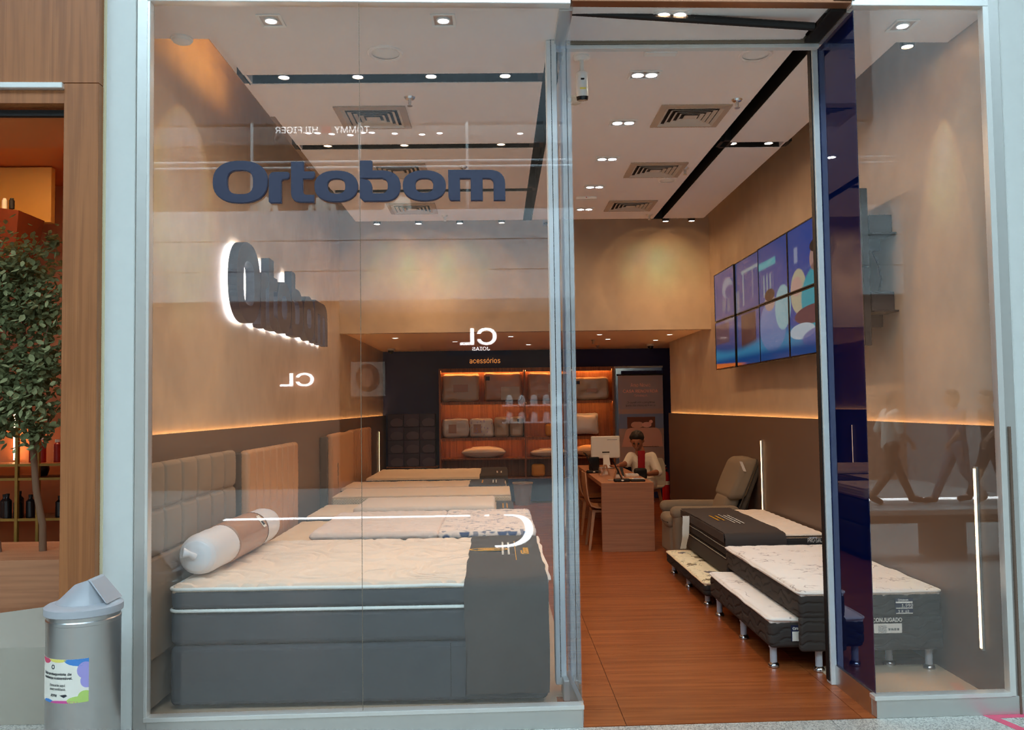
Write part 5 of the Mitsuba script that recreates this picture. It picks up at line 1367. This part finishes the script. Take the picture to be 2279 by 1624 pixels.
def leafmesh(c, d, up, l, w):
    d = d / np.linalg.norm(d); s = np.cross(d, up); s /= np.linalg.norm(s) + 1e-9; n = np.cross(s, d)
    P_ = [c, c + d * l * .3 + s * w * .5, c + d * l * .65 + s * w * .42, c + d * l, c + d * l * .65 - s * w * .42, c + d * l * .3 - s * w * .5, c + d * l * .5 - n * w * .18]
    return np.array(P_), np.array([[0, 1, 6], [1, 2, 6], [2, 3, 6], [3, 4, 6], [4, 5, 6], [5, 0, 6]])


lv = []
cl_ = [(-2.72, .72, 2.44, .20), (-2.95, .76, 2.46, .24), (-2.64, .70, 2.2, .18), (-2.85, .74, 2.2, .24), (-3.06, .78, 2.2, .2), (-2.62, .70, 1.92, .16), (-2.80, .76, 1.86, .2), (-3.05, .78, 1.86, .2), (-2.68, .68, 1.68, .17), (-2.90, .74, 1.62, .17), (-3.06, .76, 1.52, .15), (-2.66, .70, 1.5, .11), (-2.60, .72, 2.62, .06)]
for cx, cyy, cz, r in cl_:
    for _ in range(int(r * r * 10500)):
        p = rng.normal(0, .5, 3); p = np.array([cx, cyy, cz]) + p * r * [.9, .6, 1.0]
        if p[0] > -2.50: continue
        d = np.array([rng.normal(0, .7), rng.normal(-.3, .6), rng.normal(-.55, .5)]); lv.append((p[1], p, d, rng.uniform(.034, .056)))
lv.sort(key=lambda q: q[0])
VV, FF, o = [], [], 0
for i, (_, p, d, l) in enumerate(lv):
    v, f = leafmesh(p, d, np.array([rng.normal(0, .4), rng.normal(-.6, .4), 1.]), l, l * .62)
    if i < 160: part(tr, 'leaf', trimesh.Trimesh(v, f, process=False), 'leaf_light' if i % 3 else 'leaf')
    else: VV.append(v); FF.append(f + o); o += len(v)
part(tr, 'foliage', trimesh.Trimesh(np.vstack(VV), np.vstack(FF), process=False), 'leaf', kind='stuff')

rk = thing('display_rack', 'brass-framed glass display rack in the neighbouring shop', 'rack')
for z in (1.255, 1.165, .905): part(rk, 'rail', box(-4.1, -2.45, 1.28, 1.30, z, z + .016), 'brass'); part(rk, 'shelf_board', box(-4.1, -2.45, 1.30, 1.62, z, z + .01), 'wood_shelf')
for x in (-3.10, -2.965, -2.6): part(rk, 'upright', box(x - .009, x + .009, 1.275, 1.30, .60, 1.9), 'brass')
part(rk, 'back_board', box(-4.1, -2.45, 1.66, 1.68, .60, 1.5), 'orange_ceiling')
part(rk, 'plinth_board', box(-4.1, -2.45, 1.25, 1.68, 0, .62), 'wood_h')
for i, (x, y, hh) in enumerate(((-3.24, 1.40, .15), (-3.19, 1.34, .16), (-3.145, 1.40, .17), (-3.12, 1.34, .14), (-3.05, 1.36, .15), (-2.86, 1.36, .14), (-2.78, 1.38, .12))):
    k = thing('bottle', f'black bottle on the brass rack, {("first", "second", "third", "fourth", "fifth", "sixth", "seventh")[i]} from the left', 'bottle', 'black bottles on the brass rack')
    part(k, 'bottle_body', lathe([(0, 0), (.026, 0), (.027, .01), (.027, hh * .72), (.012, hh * .82), (.011, hh * .9), (0, hh * .9)], (x, y, .916), 16), 'bottle', 40); part(k, 'cap', lathe([(0, hh * .9), (.013, hh * .9), (.013, hh), (0, hh)], (x, y, .916), 12), 'black', 40)
for i, (x, hh) in enumerate(((-3.06, .16), (-3.0, .17), (-2.90, .15))):
    k = thing('bottle', f'red bottle on the upper board of the brass rack, {cc[i]} of three', 'bottle', 'red bottles on the brass rack'); part(k, 'bottle_body', lathe([(0, 0), (.024, 0), (.024, hh * .8), (.012, hh * .88), (0, hh * .88)], (x, 1.4, 1.272), 16), 'bottle_red', 40); part(k, 'cap', lathe([(0, hh * .88), (.016, hh * .88), (.016, hh), (0, hh)], (x, 1.4, 1.272), 12), 'white', 40)
k = thing('pot', 'dark round pot on the middle rail of the brass rack', 'pot'); part(k, 'pot', lathe([(0, 0), (.04, 0), (.055, .04), (.05, .075), (0, .075)], (-3.02, 1.42, 1.182), 20), 'bottle', 40)
k = thing('counter_front', 'wooden low counter front below the small tree', 'counter'); part(k, 'panel', box(-4.1, -2.135, .42, .46, .38, .80, .002), 'wood_h'); part(k, 'cap_board', box(-4.1, -2.135, .42, 1.1, .785, .80, .002), 'wood_h'); part(k, 'planter_soil', box(-4.1, -2.2, .5, 1.05, .55, .60), 'bark')
k = thing('plinth_block', 'grey-beige plinth under the wooden counter, left of the bin', 'plinth'); part(k, 'block', hull([[-4.1, .20, .0], [-2.135, .20, 0], [-4.1, .60, 0], [-2.135, .60, 0], [-4.1, .22, .385], [-2.135, .22, .385], [-3.2, .419, .30], [-2.79, .419, .348], [-2.135, .419, .587]]), 'plinth')

# ------------------------------------------------------------------ bin, floor tape
bc = np.array([-1.845, -.45]); BR = .89
bi = thing('litter_bin', 'steel litter bin with a white swing lid in front of the left pillar', 'litter bin')
part(bi, 'body', lathe([(BR * r, z) for r, z in ((0, .0), (.168, 0), (.17, .01), (.17, .68), (.172, .682), (.172, .695), (.168, .70), (.168, .72), (0, .72))], (*bc, 0), 56), 'steel', 30)
part(bi, 'lid_ring', lathe([(BR * r, z + .02) for r, z in ((0, .74), (.14, .742), (.17, .735), (.181, .728), (.181, .70), (.176, .696), (.165, .70), (0, .70))], (*bc, 0), 56), 'grey_plastic', 30)
t = np.linspace(0, 2 * np.pi, 40)[:-1]
hp = [[bc[0] + .115 * math.cos(a), bc[1] + .115 * math.sin(a), .762] for a in t]
hp += [[bc[0] + x, bc[1] + y, z] for x, y, z in ((-.042, -.02, .828), (-.03, -.028, .838), (-.02, -.02, .842), (.035, -.06, .858), (.05, -.05, .858), (.035, .06, .858), (.05, .05, .858), (-.042, .03, .828))]
part(bi, 'hood', hull(hp), 'grey_plastic', 25)
part(bi, 'flap', hull([[bc[0] + x, bc[1] + y, z] for x, y, z in ((.045, -.06, .866), (.058, -.06, .860), (.045, .07, .866), (.058, .07, .860), (.125, -.075, .770), (.134, -.075, .764), (.125, .08, .770), (.134, .08, .764))]), 'grey_plastic', 25)


def wrapped(poly, lift, h=.0006):
    m = ext(poly, h)
    v, f = trimesh.remesh.subdivide_to_size(np.array(m.vertices), np.array(m.faces), .02)
    r = .1702 * BR + lift + v[:, 2]; th = v[:, 0] / .1702 + .42
    return trimesh.Trimesh(np.stack([bc[0] + r * np.sin(th), bc[1] - r * np.cos(th), v[:, 1]], 1), f, process=False)


sx0, sx1, sz0, sz1 = -.26, .026, .365, .548
fr = sbox(sx0, sz0, sx1, sz1)
stk = part(bi, 'sticker', wrapped(fr, .0002), 'paper')
for p, m in ((ell(.0, .548, .085, .03), 'sky_blue'), (ell(.01, .50, .035, .035), 'lilac'), (ell(.02, .455, .03, .03), 'lilac'), (ell(-.01, .375, .06, .018), 'lime'), (ell(.01, .392, .03, .022), 'lime'), (ell(-.09, .366, .07, .010), 'magenta'), (ell(-.18, .366, .04, .012), 'sky_blue'), (ell(-.12, .547, .05, .012), 'yellow'), (ell(-.20, .546, .04, .02), 'pinktape')):
    part(stk, 'shape', wrapped(p.intersection(fr), .0009), m)
def btext(s, h, x, z, bold=False, w=None, m='print_dark'):
    t_ = meshkit.text_mesh(s, h, .0005, bold)
    if w: t_.apply_scale([w / t_.extents[0], 1, 1])
    v = np.array(t_.vertices); th = (v[:, 0] + x) / .1702 + .42; r = .1702 * BR + .0018 + v[:, 2]
    part(stk, 'lettering', trimesh.Trimesh(np.stack([bc[0] + r * np.sin(th), bc[1] - r * np.cos(th), v[:, 1] + z], 1), t_.faces, process=False), m)
btext('Seja protagonista da', .010, -.215, .482, True, .165); btext('mudança sustentável.', .010, -.215, .465, True, .17)
btext('Descarte aqui', .010, -.165, .435, False, .085); btext('seus resíduos.', .010, -.165, .419, False, .09); btext('JCPM', .010, -.16, .392, True, .038)
part(stk, 'emblem', wrapped(ell(-.145, .515, .010, .010).difference(ell(-.145, .515, .006, .006)), .001), 'print_dark'); part(stk, 'emblem', wrapped(Polygon([(-.105, .398), (-.075, .402), (-.068, .396), (-.085, .388)]), .001), 'print_dark')
tpk = thing('floor_tape', 'pink tape marking on the mall floor before the right pillar', 'floor marking')
for p in (Polygon([(2.442, .062), (2.49, .02), (3.4, .045), (3.4, .105)]), Polygon([(2.442, .062), (2.50, .03), (2.62, -.40), (2.565, -.42)])):
    m = ext(p, .001); m.apply_translation([0, -.012, .0002]); part(tpk, 'strip', m, 'pinktape')

# ------------------------------------------------------------------ things across the hall that the glass reflects
OX = (-1, 0, 0)
k = thing('shop_sign', 'dark sign with white CL JOIAS lettering across the hall', 'sign')
part(k, 'panel', opp(box(-1.0, .31, YO - .02, YO + .06, 2.62, 3.33, .01)), 'sign_dark')
part(k, 'letter', opp(text('CL', .32, (.05, YO + .061, 2.84), OX, EZ, .01, True, width=.74)), 'white', light=emit([7, 7, 7], .3))
part(k, 'lettering', opp(text('JOIAS', .07, (-.12, YO + .061, 2.72), OX, EZ, .01, True, width=.36)), 'white', light=emit([6, 6, 6], .2))
k = thing('shop_sign', 'white CL letters on a window across the hall', 'sign')
part(k, 'letter', opp(text('CL', .25, (-3.62, YO + .01, 2.06), OX, EZ, .01, True, width=.68)), 'white', light=emit([7, 7, 7], .3))
k = thing('shop_sign', 'thin TOMMY HILFIGER lettering on the upper floor across the hall', 'sign')
part(k, 'lettering', opp(text('TOMMY', .14, (-2.65, YO - .98, 7.50), OX, EZ, .02, width=.75)), 'white', light=emit([2.6, 2.6, 2.6], .1)); part(k, 'lettering', opp(text('HILFIGER', .14, (-3.75, YO - .98, 7.50), OX, EZ, .02, width=.90)), 'white', light=emit([2.6, 2.6, 2.6], .1)); part(k, 'flag', opp(box(-3.68, -3.48, YO - .98, YO - .95, 7.50, 7.64)), 'red')  # letters given a glow so they show up in the reflection
k = thing('poster', 'poster of a woman with long brown hair across the hall', 'poster')
part(k, 'board', opp(box(-2.92, -2.24, YO - .02, YO + .02, 1.83, 2.52, .004)), 'poster_bg')
part(k, 'hair_picture', opp(basis(ext(ell(-.33, 2.2, .24, .28), .002), (-2.91, YO + .0205, 0), OX, EZ).apply_translation([.0, 0, 0])), 'bark')
part(k, 'face_picture', opp(basis(ext(ell(-.30, 2.2, .14, .19), .002), (-2.91, YO + .0225, 0), OX, EZ)), 'poster_skin')
for i, (x, z) in enumerate(((-4.1, 7.2), (-3.6, 7.3), (-3.2, 7.1), (-2.7, 7.25), (-2.2, 6.9), (-1.6, 7.1), (-3.9, 6.8), (-1.2, 7.3), (.6, 7.2), (-2.9, 6.75))):
    single('shop_lamp', opp(lens(x, YO - 1.6 - .08 * (i % 3), 7.70, .07)), 'lens_white', 'small round ceiling lamp in the upper shop across the hall', 'ceiling light', group='lamps of the upper shop across the hall', light=emit([40, 38, 34], .05))
single('bench', opp(box(3.7, 7.2, -4.75, -4.35, .36, .44, .006)), 'mall_wood', 'brown wooden bench in the hall, reflected low in the right window', 'bench')
part('bench', 'pedestal', opp(box(4.4, 4.75, -4.7, -4.4, 0, .36)), 'mall_wood'); part('bench', 'pedestal', opp(box(6.2, 6.55, -4.7, -4.4, 0, .36)), 'mall_wood')
k = thing('floor_glow', 'added glowing white line on the hall floor with one rounded end', 'added glow strip')  # added glowing strips for bright streaks on the floor, no known lamp
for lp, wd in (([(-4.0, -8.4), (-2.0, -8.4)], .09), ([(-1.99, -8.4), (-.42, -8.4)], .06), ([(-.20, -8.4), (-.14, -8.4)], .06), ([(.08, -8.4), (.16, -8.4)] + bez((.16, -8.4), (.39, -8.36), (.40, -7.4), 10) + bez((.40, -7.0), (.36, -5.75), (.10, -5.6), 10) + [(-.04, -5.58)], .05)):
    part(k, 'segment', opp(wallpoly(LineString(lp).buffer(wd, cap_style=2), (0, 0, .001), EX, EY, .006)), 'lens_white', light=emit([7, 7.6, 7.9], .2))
single('floor_glow', opp(wallpoly(sbox(5.2, -9.75, 8.8, -9.5), (0, 0, .001), EX, EY, .006)), 'lens_white', 'added glowing strip standing for sunlit floor behind the walking people', 'added glow strip', light=emit([4, 4.3, 4.4], .4))  # glowing strip added in place of a sunlit band of floor
k = thing('jewellery_stand', 'shelf of white jewellery busts across the hall', 'display')
for z in (1.28, 1.62):
    part(k, 'shelf', opp(box(.1, 1.4, YO - .3, YO - .05, z - .03, z)), 'white')
    for i in range(5): part(k, 'bust', opp(lathe([(0, 0), (.07, 0), (.08, .06), (.06, .17), (.03, .2), (0, .2)], (.25 + .25 * i, YO - .16, z), 14)), 'white', 40)

for i, x in enumerate((-3.74, -2.1, -5.0)):
    k = thing('mannequin', f'white shirt torso in the upper shop across the hall, {("middle", "right", "left")[i]} one', 'mannequin', 'shirt torsos in the upper shop')
    m = body({'w': (np.array([x, YO - 1.3, 5.75]), .13), 'c': (np.array([x, YO - 1.3, 6.0]), .15), 'l': (np.array([x - .2, YO - 1.3, 6.12]), .07), 'r': (np.array([x + .2, YO - 1.3, 6.12]), .07), 'n': (np.array([x, YO - 1.3, 6.24]), .06), 'a': (np.array([x - .26, YO - 1.3, 5.85]), .06), 'b': (np.array([x + .26, YO - 1.3, 5.85]), .06)}, [('w', 'c'), ('c', 'l'), ('c', 'r'), ('c', 'n'), ('l', 'a'), ('r', 'b')], .05, 4)
    part(k, 'torso', opp(m), 'cloth_white', True); part(k, 'stand', opp(box(x - .1, x + .1, YO - 1.4, YO - 1.2, 5.4, 5.66, .005)), 'mall_wood')
